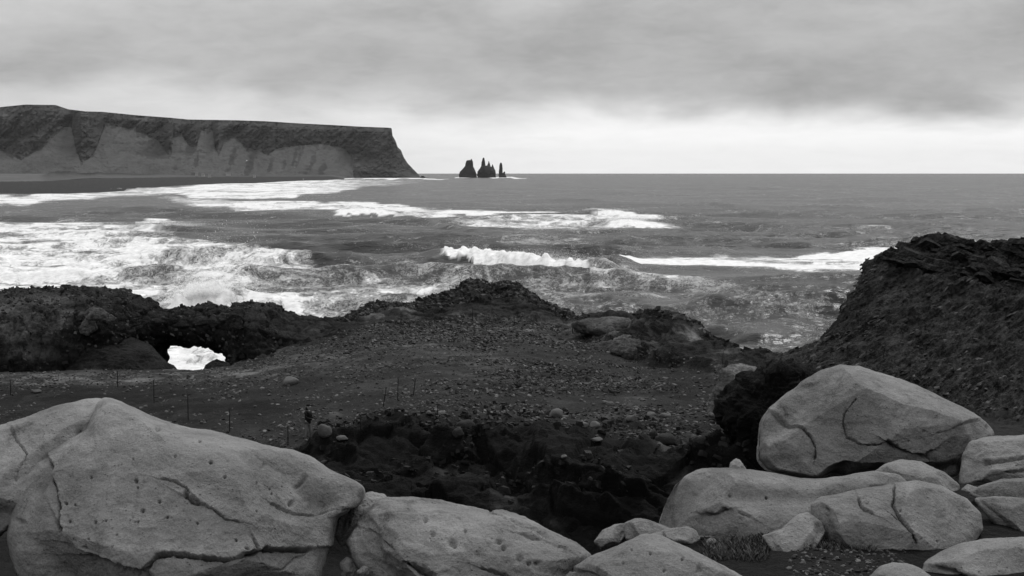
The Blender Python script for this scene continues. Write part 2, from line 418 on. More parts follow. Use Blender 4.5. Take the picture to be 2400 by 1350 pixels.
band([(1066,415.5,417.6,.6),(1090,415.6,417.8,1),(1190,415.6,417.8,1),(1235,416,417.5,.4)], 1.6, .25)
band([(800,417.5,420,.8),(990,417.6,420,1),(1050,417.4,419,.6)], 1.6, .25)
rag0 = fbm(Xw / 7, Yw / 12, 0 * Xw + 12, 3); rag = fbm(Xw / 5, Yw / 7, 0 * Xw + 2, 4)
BREAKERS = []
def breaker(pts, h, wf, wb, white, lump=0.0, trail=0.0):
    """pts: (u, v of the sea level under the crest, height factor, whiteness)"""
    global H, crest, foam
    p = np.array(pts, float)
    vv = np.interp(U2[0], p[:, 0], p[:, 1]); dc = sea_d(vv)
    x = P(U2[0], vv, dc)[:, 0]
    dc = dc + 0.012 * dc * fbm(x / 18, 0 * x + h, 0 * x, 3)
    ak = np.interp(U2[0], p[:, 0], p[:, 2], left=0, right=0); wk = np.interp(U2[0], p[:, 0], p[:, 3], left=0, right=0)
    ak = np.convolve(np.pad(ak, 6, 'edge'), np.ones(13) / 13, 'valid')
    ak = ak * (1 + .28 * fbm(x / 9, 0 * x + 5, 0 * x + h, 3))
    dd = D2 - dc[None, :]
    prof = np.where(dd < 0, np.exp(-(np.abs(dd) / wf) ** 2.2), np.exp(-(dd / wb) ** 1.5))
    H = H * (1 - 0.8 * np.clip(prof * ak, 0, 1)) + h * ak * prof
    if not wk.any(): return
    front = sm(dd + wf * .9 * rag0, -wf * 1.6, -wf * 1.2) * (1 - sm(dd, 0, wb * 0.25))
    if lump: H = H + lump * (front * wk) * (np.abs(rag) * 2.0 - 0.1)
    wks = np.convolve(np.pad(wk, 4, 'edge'), np.ones(9) / 9, 'valid')
    crest = np.maximum(crest, sm(front * wks + 0.45 * rag + 0.25 * rag0, 0.30, 0.75) * white)
    if trail: foam = np.maximum(foam, trail * wk * sm(dd, -wf, 0) * (1 - sm(dd, wb * .2, wb * 2.4)))
    BREAKERS.append((U2[0].copy(), dc, ak * h, wk))
# main breaker in the centre
breaker([(900,612,0,0),(960,614,.5,0),(1030,617,1,0),(1042,618,1,1),(1150,627,.92,1),(1200,632,1.1,1),(1280,639,.9,1),(1340,645,.85,1),(1372,649,.9,.9),(1388,649,1.35,0),(1420,651,1.2,0),(1470,655,.6,0),(1560,658,.0,0)], 3.9, 9, 16, 1.0, 2.0, .5)
# second row
breaker([(1390,528,0,0),(1425,529,.6,.6),(1455,530,1,1),(1520,531,.6,1),(1580,531,.2,.5),(1620,531,0,0)], 3.6, 24, 34, 1.0, 1.0)
breaker([(1330,503,0,0),(1370,503,.9,.15),(1410,504,1,.5),(1440,506,.6,.2),(1480,508,0,0)], 3.4, 28, 40, 1.0, .3)
breaker([(770,505,0,0),(800,505,.9,1),(860,504,1,1),(920,506,.5,.7),(1000,509,0,0)], 3.6, 26, 50, 1.0, .8)
breaker([(500,500,0,0),(760,507,.6,0),(900,508,.8,0),(960,514,.7,0),(1100,548,.8,0),(1300,562,.6,0),(1500,560,.5,0),(1700,555,0,0)], 2.4, 20, 30, 0)
breaker([(310,541,0,0),(335,541,.7,.8),(370,542,1,.5),(420,543,.9,.15),(470,545,.6,0),(560,546,.3,0),(620,546,0,0)], 3.0, 13, 40, 1.0, .5)
breaker([(330,590,0,0),(370,596,.9,.5),(420,600,.9,.6),(470,604,.7,.3),(600,610,.3,.2),(680,612,0,0)], 2.6, 9, 16, .9, .8)
breaker([(560,628,0,0),(620,634,.8,.3),(680,638,.9,.3),(720,640,.5,0),(800,642,0,0)], 2.0, 8, 12, .8, .9)
breaker([(640,604,0,0),(700,608,.7,.2),(760,612,.3,0),(820,612,0,0)], 2.4, 9, 14, .8, .3)
breaker([(700,590,0,0),(740,591,.8,0),(780,592,.6,0),(820,592,0,0)], 1.6, 9, 12, .8, .3)
breaker([(370,738,0,0),(415,732,.6,1),(450,726,1,1),(500,722,.95,.8),(560,722,.7,.3),(620,724,.4,.1),(690,728,0,0)], 3.6, 6, 9, 1.0, 2.2)
breaker([(1740,541,0,0),(1800,540,.8,0),(1850,540,1,.05),(1900,541,.7,0),(1990,542,0,0)], 2.8, 26, 36, .8)
breaker([(1940,562,0,0),(2000,562,.9,0),(2050,560,1,.25),(2130,562,.5,.5),(2180,562,0,0)], 2.4, 16, 24, .9)
breaker([(1490,672,0,0),(1600,672,.8,0),(1760,676,.9,0),(1900,680,.6,0),(2000,684,0,0)], 1.2, 8, 12, .8)
breaker([(1400,690,0,0),(1480,698,.9,.1),(1560,700,.7,0),(1700,705,0,0)], 1.4, 7, 11, .8)
breaker([(1450,650,0,0),(1700,655,.7,0),(1900,658,.8,0),(2100,658,.6,0),(2300,658,.6,0)], 1.0, 7, 12, .8)
breaker([(1640,770,0,0),(1720,768,.8,0),(1840,764,.7,0),(1920,764,0,0)], 1.0, 5, 8, .8)
breaker([(-300,690,.2,0),(0,685,.7,0),(150,684,.8,0),(260,690,.5,0),(340,692,0,0)], 1.5, 7, 10, .8, .5)
for _u, _v, _w, _h in [(1250,595,90,1.7),(1620,588,110,1.0),(1500,560,120,1.8),(1900,575,110,1.7),(1350,470,80,2.2),(1650,480,110,2.4),(2150,500,120,2.4),(1560,735,110,1.1),(1800,730,110,1.2),(1650,700,90,1.2),(1880,700,90,1.2),
                       (950,560,110,2.0),(600,555,130,1.8),(250,500,140,2.0),(520,505,120,2.0),(1150,455,110,2.6),(2260,450,120,2.8),(860,535,90,1.8),(1100,600,70,1.6),(1000,650,80,1.2),(120,640,120,1.6),(260,600,110,1.6),(480,660,100,1.6),(860,690,90,1.2),(700,660,80,1.4),(1780,790,90,.9),(2250,520,100,2.0),(1740,440,120,2.8),(2020,436,110,2.8),(1460,440,90,2.8)]:
    breaker([(_u - _w, _v - 1, 0, 0), (_u - _w * .5, _v, .7, 0), (_u, _v + rng.uniform(-.5, 2), 1, 0), (_u + _w * .5, _v + 1.5, .6, 0), (_u + _w, _v + 2, 0, 0)], _h, 8 * (25 + (640 - _v) * .12) / 30, 14, 0)
breaker([(1900,470,0,0),(2010,470,.8,.1),(2100,471,.6,0),(2200,472,0,0)], 3.2, 50, 70, .8)
# black beach has no water over it; sea bed dips nothing: the beach stands above
calm = sm(U2, 1380, 1460) * sm(V2, 585, 598) * (1 - sm(V2, 655, 675))
H = H * (1 - .78 * calm * sm(U2, 1440, 1520))
G = G.copy(); G[..., 2] = Z0 + np.clip(H, -2.5, 6)
# offshore hazard: keep the far water flat to the horizon
sea = mesh_from('sea', G.reshape(-1, 3), grid_quads(*D2.shape), M_SEA, True, {'foam': np.clip(foam, 0, 1.2), 'crest': np.clip(crest, 0, 1)})
tag(sea, kind='structure')
FOAM_SEA = True

# spray: thousands of droplets torn off the crests
M_SPRAY, _t, _b = newmat('spray_droplets')
_b.inputs['Base Color'].default_value = (0.95, 0.95, 0.95, 1)
_tr = _t.new('ShaderNodeBsdfTranslucent'); _tr.inputs[0].default_value = (0.95, 0.95, 0.95, 1); _ad = _t.new('ShaderNodeMixShader'); _ad.inputs[0].default_value = .5
_t.l.new(_b.outputs[0], _ad.inputs[1]); _t.l.new(_tr.outputs[0], _ad.inputs[2]); _t.l.new(_ad.outputs[0], [n for n in _t.n if n.type == 'OUTPUT_MATERIAL'][0].inputs[0])
def spray(name, u0, u1, v0, v1, count, size, rise, drift, h0, label, lean=0.0, peak=None):
    u = rng.uniform(u0, u1, count)
    if peak is not None: u = np.clip(rng.normal(peak, (u1 - u0) / 5, count), u0, u1)
    vv = v0 + (v1 - v0) * (u - u0) / (u1 - u0)
    d = sea_d(vv); base = P(u, vv, d)
    k = fbm(base[:, 0] / 2.2, base[:, 0] * 0 + size, base[:, 0] * 0, 4) * 1.3 + 0.8
    up_ = rng.exponential(rise, count) * np.clip(k, 0.1, 2)
    back = rng.exponential(drift, count) - drift * 0.2
    c = base + np.stack([lean * up_ + rng.normal(0, .4, count) + back * .5, back, h0 + up_ * np.exp(-np.maximum(back, 0) / (drift * 3))], 1)
    s = size * rng.uniform(0.4, 1.3, count)
    tri = c[:, None, :] + rng.normal(0, 1, (count, 3, 3)) * s[:, None, None]
    o = mesh_from(name, tri.reshape(-1, 3), np.arange(count * 3).reshape(-1, 3), M_SPRAY, False)
    tag(o, label, 'spray', None, 'stuff')
spray('spray', 385, 560, 735, 722, 52000, 0.055, 2.6, 2.4, 1.8, 'tall plume of white spray bursting behind the rock arch', 0.5, 455)
spray('spray', 1040, 1350, 618, 643, 22000, 0.06, 0.55, 7.0, 2.6, 'thin spray blown off the crest of the long central breaker', 0.6)
spray('spray', 1422, 1530, 529, 531, 16000, 0.07, 0.9, 10.0, 2.4, 'cloud of spray over the small bright breaker right of centre', 1.0, 1460)
spray('spray', 1365, 1440, 503, 506, 6000, 0.08, 0.5, 10.0, 2.4, 'wisp of spray on the dark crest beyond the bright breaker', 1.4)
spray('spray', 333, 470, 541, 545, 14000, 0.06, 0.6, 7.0, 2.2, 'spray streaming off the curling wave in the left foam field', 1.8, 380)
spray('spray', 800, 930, 505, 506, 9000, 0.08, 0.5, 9.0, 2.4, 'low spray above the distant breaker below the headland tip', 1.2, 850)

# ------------------------------------------------------------------ beach, far flats, headland
def far_mats():
    m, t, b = newmat('headland_rock_and_scree')
    p = t.pos(); sc = t.attr('scree')
    n = t.noise(p, 0.012, 7, 0.65, 0.8); f = t.noise(p, 0.07, 5, 0.7)
    st = t.noise(t.scalev(p, (0.6, 0.3, 1.8)), 0.022, 6, 0.65, 1.0)
    dark = t.add(0.034, t.mul(t.ss(t.add(t.mul(st, .6), t.mul(n, .4)), 0.42, 0.66), 0.032))
    dark = t.add(dark, t.mul(t.ss(f, .55, .75), 0.01))
    lt = t.add(0.075, t.mul(t.sub(n, 0.5), 0.09)); lt = t.add(lt, t.mul(t.sub(f, 0.5), 0.05))
    k = t.ss(t.add(sc, t.mul(t.sub(t.add(t.mul(f, .5), t.mul(n, .5)), 0.5), 0.9)), 0.34, 0.68)
    t.put(b.inputs['Base Color'], t.grey(t.mix(k, dark, lt)))
    t.put(b.inputs['Normal'], t.bump(t.add(st, t.mul(f, .4)), 0.8, 8.0))
    b.inputs['Specular IOR Level'].default_value = 0.1
    return m
M_HEAD = far_mats()
M_SAND = mat_rock('black_beach_sand', 0.016, 0.024, 0.05, 0.3, 0.06)
M_FLAT = mat_rock('far_grassy_flats', 0.05, 0.085, 0.02, 0.5, 0.10)

hu = np.concatenate([np.arange(-700, 0, 6.0), np.arange(0, 990, 1.6)])
top = pl(hu, [(-700,262),(-300,262),(-60,262),(0,251),(60,245),(130,246),(160,256),(200,261),(240,262),(320,270),(400,276),(440,280),(560,282),(620,284),(700,289),(780,293),(850,297),(905,299),(918,300),(920,318),(927,330),(932,345),(940,352),(946,368),(955,382),(968,396),(980,408),(986,416),(990,418)])
bnd = pl(hu, [(-700,350),(0,352),(50,375),(95,350),(125,320),(150,298),(168,300),(175,340),(190,380),(205,378),(225,350),(243,300),(260,294),(300,302),(335,315),(350,322),(372,330),(395,365),(402,360),(404,325),(425,315),(445,345),(460,345),(470,308),(497,304),(505,350),(512,362),(525,335),(545,322),(560,330),(575,345),(600,352),(628,364),(645,350),(665,345),(720,340),(760,338),(790,345),(812,352),(828,372),(800,396),(780,405),(781,416),(1000,430)])
bnd = bnd + 5 * fbm(hu / 14, hu * 0, hu * 0 + 1, 3)
bndmix = bnd
foot = 418.5 - 0 * hu
rows = 150
s = np.linspace(0, 1, rows)[:, None]
vfoot = pl(hu, [(-700,409),(0,411),(300,413),(600,415),(780,418.5),(990,418.6)])
vv = vfoot[None] + (top - vfoot)[None] * s
# distance: screes lie back, the cliff stands up
d0 = pl(hu, [(-700,4300),(0,4500),(780,4850),(990,5000)])
sb = np.clip((vfoot - bnd) / (vfoot - top), 0.02, 1)[None]
dep = np.where(s < sb, 330 * s / np.maximum(sb, .05) * np.clip(sb, .1, 1), 330 * np.clip(sb, .1, 1) + 90 * (s - sb))
fx = hu[None] + 0 * s
butt = 55 * fbm(fx / 70 + vv / 90, vv / 120, fx * 0 + 3, 4, kind='r') * sm(s, 0.05, .5) * (1 - 0.6 * (s < sb))
rg = 11 * fbm(fx / 14, vv / 12, 0 * fx + 6, 5, kind='r') * np.where(s < sb, .5, 1.0)
dep = dep + butt * 0.8 + rg + 20 * sm(s, 0.90, 1.0)
dd_ = d0[None] + dep
Ghf = P(fx, vv, dd_)
# plateau behind the edge
back = []
for k in range(1, 9):
    b_ = Ghf[-1].copy(); b_[:, 1] += k * 260; b_[:, 0] *= b_[:, 1] / Ghf[-1][:, 1]; b_[:, 2] -= 6 * k
    back.append(b_)
# foot below the water
ft = Ghf[0].copy(); ft[:, 2] -= 12; ft[:, 1] -= 6
Ghf = np.concatenate([ft[None], Ghf, np.array(back)], 0)
scree = np.where(vv > bnd[None], 1.0, 0.0)
scree = sm(vv - bnd[None] + 20 * fbm(fx / 16, vv / 34, 0 * fx + 2, 5), -9, 8) + .8 * fbm(fx / 26, vv / 10, 0 * fx + 22, 5)
scree = np.maximum(scree, .36 * sm(fx, 560, 300) * sm(vv, 306, 288)) - .28 * sm(fbm(fx / 9, vv / 50, 0 * fx + 12, 4, kind='r'), .1, .6) * scree
def blob(A, u, v, cu, cv, ru, rv, k):
    q = ((u - cu) / ru) ** 2 + ((v - cv) / rv) ** 2
    return A + k * np.exp(-q * 1.2)
scree = blob(scree, fx, vv, 355, 348, 30, 20, -1.3); scree = blob(scree, fx, vv, 378, 362, 22, 9, -1.1)
for c in [(330,282,24,6,.5),(30,276,30,8,.6),(440,296,26,6,.5),(610,296,30,5,.35),(640,318,16,7,.5),(700,320,24,5,.4),(680,300,30,5,.35),(590,318,16,4,.4),(240,285,20,4,.3),(760,318,20,4,.3)]:
    scree = blob(scree, fx, vv, *c)
for c in [(592,388,5,22,-.8),(640,390,4,12,-.5),(545,370,5,30,-.45),(463,378,4,24,-.4),(690,360,3,30,-.4),(735,375,4,24,-.45),(765,398,5,14,-.5),(702,372,3,22,-.35),(440,352,8,14,-.7),(672,385,3,14,-.4),(420,385,3,24,-.2)]:
    scree = blob(scree, fx + (vv - 370) * .35, vv, c[0], c[1], c[2] * 1.6, c[3] * 1.3, c[4] * 1.5)
topgrass = sm(vv - top[None] + 7 * fbm(fx / 60, 0 * fx, 0 * fx + 3, 3), 8, 2) * sm(fx, 915, 860); scree = np.maximum(scree, (0.40 + .3 * fbm(fx / 30, vv / 8, 0 * fx + 31, 3)) * topgrass)
scr = np.concatenate([scree[:1], scree, np.repeat(scree[-1:], 8, 0)], 0)
hd = mesh_from('headland', Ghf.reshape(-1, 3), grid_quads(Ghf.shape[0], len(hu)), M_HEAD, True, {'scree': scr})
tag(hd, kind='structure')

# flats between headland and beach, then the black beach
bu = np.arange(-700, 832, 2.5)
shore = pl(bu, [(-700,470),(-200,462),(0,457.5),(118,456),(122,451),(318,446.5),(324,442),(455,436.5),(460,434),(600,429),(700,424),(790,420.6),(990,419.3)]) + 0.5 * fbm(bu / 12, bu * 0, bu * 0, 3)
berm = pl(bu, [(-700,440),(0,433),(120,431),(200,424),(330,421),(470,418.5),(620,418),(780,417.5),(990,417.5)]) 
def strip(name, v0, v1, z0, z1, n, mat, hfun=None, tone=None):
    t = np.linspace(0, 1, n)[:, None]; vA = v0[None] + (v1 - v0)[None] * t
    dA = sea_d(v0)[None] ** (1 - t) * sea_d(v1)[None] ** t
    zz = seaz(dA) + z0 + (z1 - z0) * t
    if hfun is not None: zz = zz + hfun(bu[None] + 0 * t, vA, t + 0 * bu[None])
    zz = zz - 9 * sm(bu[None], 770, 830)
    vB = v_of(zz, dA); Gs = P(bu[None] + 0 * t, vB, dA)
    o = mesh_from(name, Gs.reshape(-1, 3), grid_quads(n, len(bu)), mat, True, {'tone': (tone(bu[None] + 0 * t, vA, t + 0 * vA) if tone else 0 * vA)})
    return tag(o, kind='structure')
strip('beach', shore + .8, berm, -1.2, 3.0, 26, M_SAND, lambda u, v, t: 2.2 * sm(t, 0, .3) * (1 + .4 * fbm(u / 8, v / 4, 0 * u, 3)))
farv = np.minimum(berm - 1.0, vfoot.mean() * 0 + pl(bu, [(-700,410),(0,411.5),(300,413),(600,415),(780,417),(990,417.3)]))
def bumps(u, v, t):
    h = 5 * sm(t, 0, .3) + 9 * t
    for cu, cw, hh, tt in [(145,34,9,.28),(205,36,5,.22),(260,40,4,.26),(300,30,6,.5),(380,50,6,.6),(560,30,4,.5),(700,26,5,.4)]:
        h = h + hh * np.exp(-((u - cu) / cw) ** 4) * np.exp(-((t - tt) / .16) ** 2) * (1 + .25 * fbm(u / 6, v / 2, 0 * u, 3))
    return h
def ftone(u, v, t):
    T = 0 * u
    for c in [(145,.28,34,.13,-1.2),(205,.2,34,.08,-1),(270,.24,60,.08,-.8),(340,.3,40,.08,-.7),(380,.55,40,.08,-.8),(420,.6,26,.08,-.7),(560,.5,30,.06,-.6),(700,.4,26,.08,-.8)]: T = blob(T, u, t, *c)
    T = T + .25 * (1 - sm(u, 80, 118)) * sm(v, 421, 423)
    return np.clip(T, -.95, 1)
strip('grassy_flats', berm + .3, farv, 5.0, 4.0, 40, M_FLAT, bumps, ftone)

# farm buildings on the flats
M_WALL = mat_plain('white_farm_wall', 0.35, 0.1, 1); M_ROOF = mat_plain('grey_farm_roof', 0.12, 0.2, 1)
def box_verts(x0, x1, y0, y1, z0, z1):
    return [(x0,y0,z0),(x1,y0,z0),(x1,y1,z0),(x0,y1,z0),(x0,y0,z1),(x1,y0,z1),(x1,y1,z1),(x0,y1,z1)]
BQ = [(0,3,2,1),(4,5,6,7),(0,1,5,4),(1,2,6,5),(2,3,7,6),(3,0,4,7)]
def house(u, v, wdt, hgt, dpt, label, rz):
    d = 3900.0; b = P(u, v - 1.5, d)
    r = empty('farmhouse', tuple(b), rz); tag(r, label, 'house', 'farm buildings under the headland')
    mesh_from('wall', box_verts(-wdt/2, wdt/2, -dpt/2, dpt/2, -3, hgt), BQ, M_WALL, False, parent=r)
    e = wdt / 2 + .5; q = dpt / 2 + .6; zt = hgt + dpt * .38
    V = [(-e,-q,hgt+.02),(e,-q,hgt+.02),(e,q,hgt+.02),(-e,q,hgt+.02),(-e,0,zt),(e,0,zt)]
    me = bpy.data.meshes.new('roof'); me.from_pydata(V, [], [(0,1,5,4),(2,3,4,5),(0,4,3),(1,2,5),(0,3,2,1)]); me.materials.append(M_ROOF)
    o = bpy.data.objects.new('roof', me); COL.objects.link(o); o.parent = r
for a in [(461,410.5,7,3.2,7,'leftmost of the three white farm buildings in a row below the scree',.2),(476,412.5,6.5,3,7,'middle of the three white farm buildings in a row below the scree',-.1),
          (491,414.5,7,3.2,7,'rightmost of the three white farm buildings in a row below the scree',.15),(535,410.5,11,2.6,7,'long low pale farm building right of the row of three',0.1),
          (596,415,5,3,6,'lone small white hut far right of the farm buildings',0)]:
    house(*a)

# sea stacks
M_STACK = mat_plain('black_stack_rock', 0.018, 0.4, 0.05, 0.9, 0, 3.0)
def spire(edges, d, seed):
    """edges: (v, u_left, u_right) from the water up; a ragged tower of rock"""
    e = np.array(edges, float); n = 46; m = 40
    vv = np.linspace(e[0, 0] , e[-1, 0], n)
    L = np.interp(-vv, -e[:, 0], e[:, 1]); R = np.interp(-vv, -e[:, 0], e[:, 2])
    th = np.linspace(0, 2 * math.pi, m, endpoint=False)[None]
    c = ((L + R) / 2)[:, None]; hw = ((R - L) / 2)[:, None]
    zc = z_of(vv, d)[:, None] + 0 * th; k = d / F
    rough = 1 + .16 * fbm(np.cos(th) * 2 + 0 * c, np.sin(th) * 2 + seed + 0 * c, vv[:, None] / 7 + 0 * th, 4)
    x = (c - 1200) * k + hw * k * rough * np.cos(th); y = d + hw * k * .8 * rough * np.sin(th)
    V = np.stack([x, y, zc], -1)
    tip = V[-1].mean(0, keepdims=True)[None].repeat(m, 1)
    V[-1] = V[-1] * .3 + tip[0] * .7
    return V, n, m
def stack(name, spires, d, label, small=False):
    Vs, Qs, off = [], [], 0
    for i, e in enumerate(spires):
        V, n, m = spire(e, d + 8 * i, i * 3.1 + d * .01)
        Vs.append(V.reshape(-1, 3)); Qs.append(grid_quads(n, m, True) + off); off += n * m
    o = mesh_from(name, np.concatenate(Vs), np.concatenate(Qs), M_STACK, False)
    return tag(o, label, 'sea stack' if not small else 'rock', 'sea stacks off the headland' if not small else None)
stack('sea_stack', [[(418,1076,1118),(405,1077,1116),(396,1084,1112),(389,1091,1109),(380,1093,1109),(375,1095,1107)],[(395,1098,1110),(385,1100,1109),(378,1103,1108),(372.5,1104,1106)],[(400,1088,1100),(385,1091,1099),(377,1093,1098)]], 5300, 'broad sea stack with a leaning notched peak, nearest the headland')
stack('sea_stack', [[(418,1119,1162),(405,1119,1162),(398,1122,1160),(393,1126,1155),(388,1130,1146)],[(400,1126,1142),(388,1128,1138),(380,1129,1137),(373,1131,1136),(369.5,1132,1135)],[(400,1138,1154),(390,1141,1150),(383,1144,1148),(378,1145,1146.5)],[(402,1148,1162),(394,1151,1158),(388,1153,1156),(385.5,1154,1155)]], 5300, 'middle sea stack crowned by three sharp spires')
stack('sea_stack', [[(418,1169,1180),(405,1169,1178),(395,1170,1178),(388,1170.5,1177.5),(383,1172,1176.5),(381,1173,1175)],[(418,1170,1188),(412,1172,1186),(407,1176,1184),(404,1180,1184),(402,1182,1183.5)]], 5300, 'slender single pillar sea stack, farthest from the headland')
stack('shore_rock', [[(418.5,984,1000),(415,986,997),(412,988,993)],[(418.3,996,1014),(416.5,999,1005)]], 5000, 'low dark rock at the foot of the headland tip', True)

# ------------------------------------------------------------------ the near land: one layered relief
tu = np.arange(-420, 2820.1, 3.0)
def L(d, v=None, z=None):
    d = pl(tu, d) if isinstance(d, list) else tu * 0 + d
    if v is not None: z = z_of(pl(tu, v), d)
    else: z = pl(tu, z) if isinstance(z, list) else tu * 0 + z
    return d, z
dE = [(-420,9.6),(900,9.6),(1000,9.3),(1300,9.6),(1400,10.2),(1560,10.6),(1780,11.6),(1900,13),(2820,13.5)]
dEv = pl(tu, dE)
LIPD = [(-420,80),(600,80),(720,72),(850,73),(950,75),(1060,76),(1300,72),(1500,68),(1650,65),(1800,64),(2820,64)]
LIPV = [(-420,1090),(0,1085),(600,1068),(720,1066),(840,1030),(880,1012),(960,1008),(1060,1000),(1150,1012),(1300,1042),(1400,1056),(1500,1072),(1650,1084),(1800,1090),(2820,1110)]
MIDD = [(-420,90),(0,90),(700,88),(1300,88),(1600,82),(1800,74),(2820,73)]
MIDV = [(-420,990),(0,985),(400,975),(700,960),(1000,935),(1200,935),(1400,955),(1600,965),(1700,985),(1800,1000),(2000,1020),(2400,1050),(2820,1050)]
PATHD = [(-420,105),(0,105),(700,103),(1000,104),(1300,104),(1500,96),(1700,88),(1800,78),(2820,77)]
PATHV = [(-420,905),(0,903),(300,903),(600,880),(800,858),(1000,840),(1200,840),(1400,870),(1500,893),(1650,930),(1750,945),(1800,950),(1900,960),(2100,1000),(2400,1020),(2820,1030)]
ENDD = [(-420,114),(430,114),(600,117),(700,119),(800,122),(950,128),(1150,130),(1300,127),(1450,116),(1600,103),(1700,98),(1800,84),(2820,82)]
ENDV = [(-420,872),(0,869),(430,867),(540,861),(600,850),(700,826),(800,792),(900,772),(1000,768),(1150,762),(1250,766),(1320,785),(1400,806),(1480,842),(1600,868),(1680,880),(1750,890),(1800,900),(1900,905),(2000,930),(2150,975),(2400,1000),(2820,1010)]
FACD = [(-420,119),(500,119),(600,124),(700,127),(800,131),(1000,138),(1150,140),(1300,135),(1450,121),(1600,108),(1700,103),(1800,92),(2820,93)]
FACV = [(-420,990),(480,980),(560,860),(640,835),(700,800),(780,778),(870,748),(950,738),(1000,742),(1090,725),(1165,720),(1250,725),(1320,762),(1400,770),(1500,790),(1560,800),(1650,838),(1720,860),(1800,875),(1900,862),(1960,835),(2050,790),(2100,760),(2200,770),(2400,800),(2820,800)]
CRD = [(-420,128),(500,128),(600,130),(700,134),(800,138),(1000,146),(1150,148),(1300,142),(1450,127),(1600,113),(1700,108),(1800,100),(1900,100),(2100,101),(2820,103)]
CRV = [(-420,1100),(480,1080),(560,880),(600,840),(650,800),(700,768),(760,760),(800,755),(825,745),(850,725),(875,716),(905,712),(960,712),(1000,706),(1050,688),(1090,668),(1130,664),(1165,663),(1210,670),(1240,690),(1270,706),(1310,722),(1345,744),(1380,748),(1440,746),(1480,752),(1508,752),(1515,744),(1570,747),(1600,765),(1625,775),(1650,790),(1668,812),(1700,824),(1740,838),(1790,843),(1830,840),(1860,832),(1900,820),(1935,803),(1955,780),(1985,745),(2000,710),(2015,680),(2035,650),(2050,625),(2075,606),(2090,604),(2135,590),(2170,580),(2220,572),(2290,586),(2400,584),(2820,578)]
layers = [
    (L(2.0, z=22.95), 2), (L(dE, z=22.68), 46), ((dEv + 3.5, tu * 0 + 18.3), 6), (L(34, z=12.5), 5), (L(54, z=8.6), 4),
    (L([(-420,66),(700,63),(1500,60),(1800,58),(2820,58)], v=[(-420,1240),(700,1310),(1000,1340),(1500,1320),(1700,1240),(2820,1200)]), 6),
    (L([(-420,77),(600,77),(720,68.5),(850,69),(1060,71),(1300,67),(1500,64),(2820,61)], v=[(-420,1150),(600,1140),(760,1130),(860,1100),(960,1110),(1060,1090),(1150,1130),(1300,1120),(1400,1100),(1500,1110),(1650,1130),(1800,1130),(2820,1150)]), 70),
    (L(LIPD, v=LIPV), 34), (L(MIDD, v=MIDV), 44), (L(PATHD, v=PATHV), 40), (L(ENDD, v=ENDV), 46), (L(FACD, v=FACV), 66), (L(CRD, v=CRV), 66)]
dC, zC = layers[-1][0]
layers += [((dC + 5, zC - 2.0 - 1.5 * sm(tu, 1900, 2000)), 5), ((dC + 22, zC * 0 - 5), 5)]
Dg, Zg, Lg = [], [], []
pd, pz = layers[0][0]
Dg.append(pd[None]); Zg.append(pz[None]); Lg.append(np.zeros((1, len(tu))))
for i, ((d, z), n) in enumerate(layers[1:], 1):
    t = (np.arange(1, n + 1) / n)[:, None]
    Dg.append(pd[None] + (d - pd)[None] * t); Zg.append(pz[None] + (z - pz)[None] * t); Lg.append(i - 1 + t + 0 * tu[None])
    pd, pz = d, z
Dg = np.concatenate(Dg); Zg = np.concatenate(Zg); Lg = np.concatenate(Lg)
# soften the knees between layers
def blur_rows(A, k, keep):
    B = A.copy()
    for _ in range(k):
        B[1:-1] = (B[:-2] + 2 * B[1:-1] + B[2:]) / 4
    return A * keep + B * (1 - keep)
keep = sm(Lg, 11.0, 11.8) * 0.9
Zg = blur_rows(Zg, 26, keep); Dg = blur_rows(Dg, 26, keep)
Ug = tu[None] + 0 * Dg
Vg = v_of(Zg, Dg)
T = P(Ug, Vg, Dg)
Nn = normals(T)
if Nn[..., 2].mean() < 0: Nn = -Nn
x, y, z = T[..., 0], T[..., 1], T[..., 2]
wall = sm(Lg, 5.0, 5.6) * (1 - sm(Lg, 6.9, 7.4)) * sm(Ug, 600, 760)
face = sm(Lg, 9.9, 10.3)
out = sm(Ug, 1790, 1900) * sm(Lg, 9.2, 9.9)
near = 1 - sm(Lg, 1.0, 2.0)
flat = np.clip(1 - wall - face, 0, 1) * (1 - near)
disp = near * (0.05 * fbm(x * 1.5, y * 1.5, z, 4))
disp = disp + flat * (0.30 * fbm(x / 5, y / 5, z, 4) + 0.05 * fbm(x * 1.6, y * 1.6, z, 4, kind='b'))
ru = sm(Lg, 6.6, 7.2) * (1 - sm(Lg, 7.5, 8.2))
disp = disp + ru * 0.35 * fbm(x / 2.2, y / 2.2, z / 1.2, 4, kind='r') * sm(Ug, 760, 900)
# gully wall: ledges and hollows
warp = z + 0.8 * fbm(x / 5, y / 5, z / 4 + 9, 3)
led = np.abs(((warp * 0.9) % 1.0) - 0.5) * 2
c1, c2, cr = cellf(x / 2.6, y / 3.2, z / 1.3, 3)
q_ = x * .75 + z * 1.3; q2_ = z * .75 - x * .35
b1, b2, br = cellf(x / 2.4 + .3 * z, y / 2.4, z / .55, 41)
disp = disp + wall * (0.7 * (led - .5) * (.4 + .6 * sm(z, 10.0, 12)) + 0.8 * fbm(q_ / 3.2, y / 9, q2_ / 9, 3, kind='r') + 0.55 * (br - .5) - .12 * np.exp(-((b2 - b1) / .1) ** 2) + 0.3 * fbm(x / 1.3, y / 1.3, z / .6, 4, kind='r'))
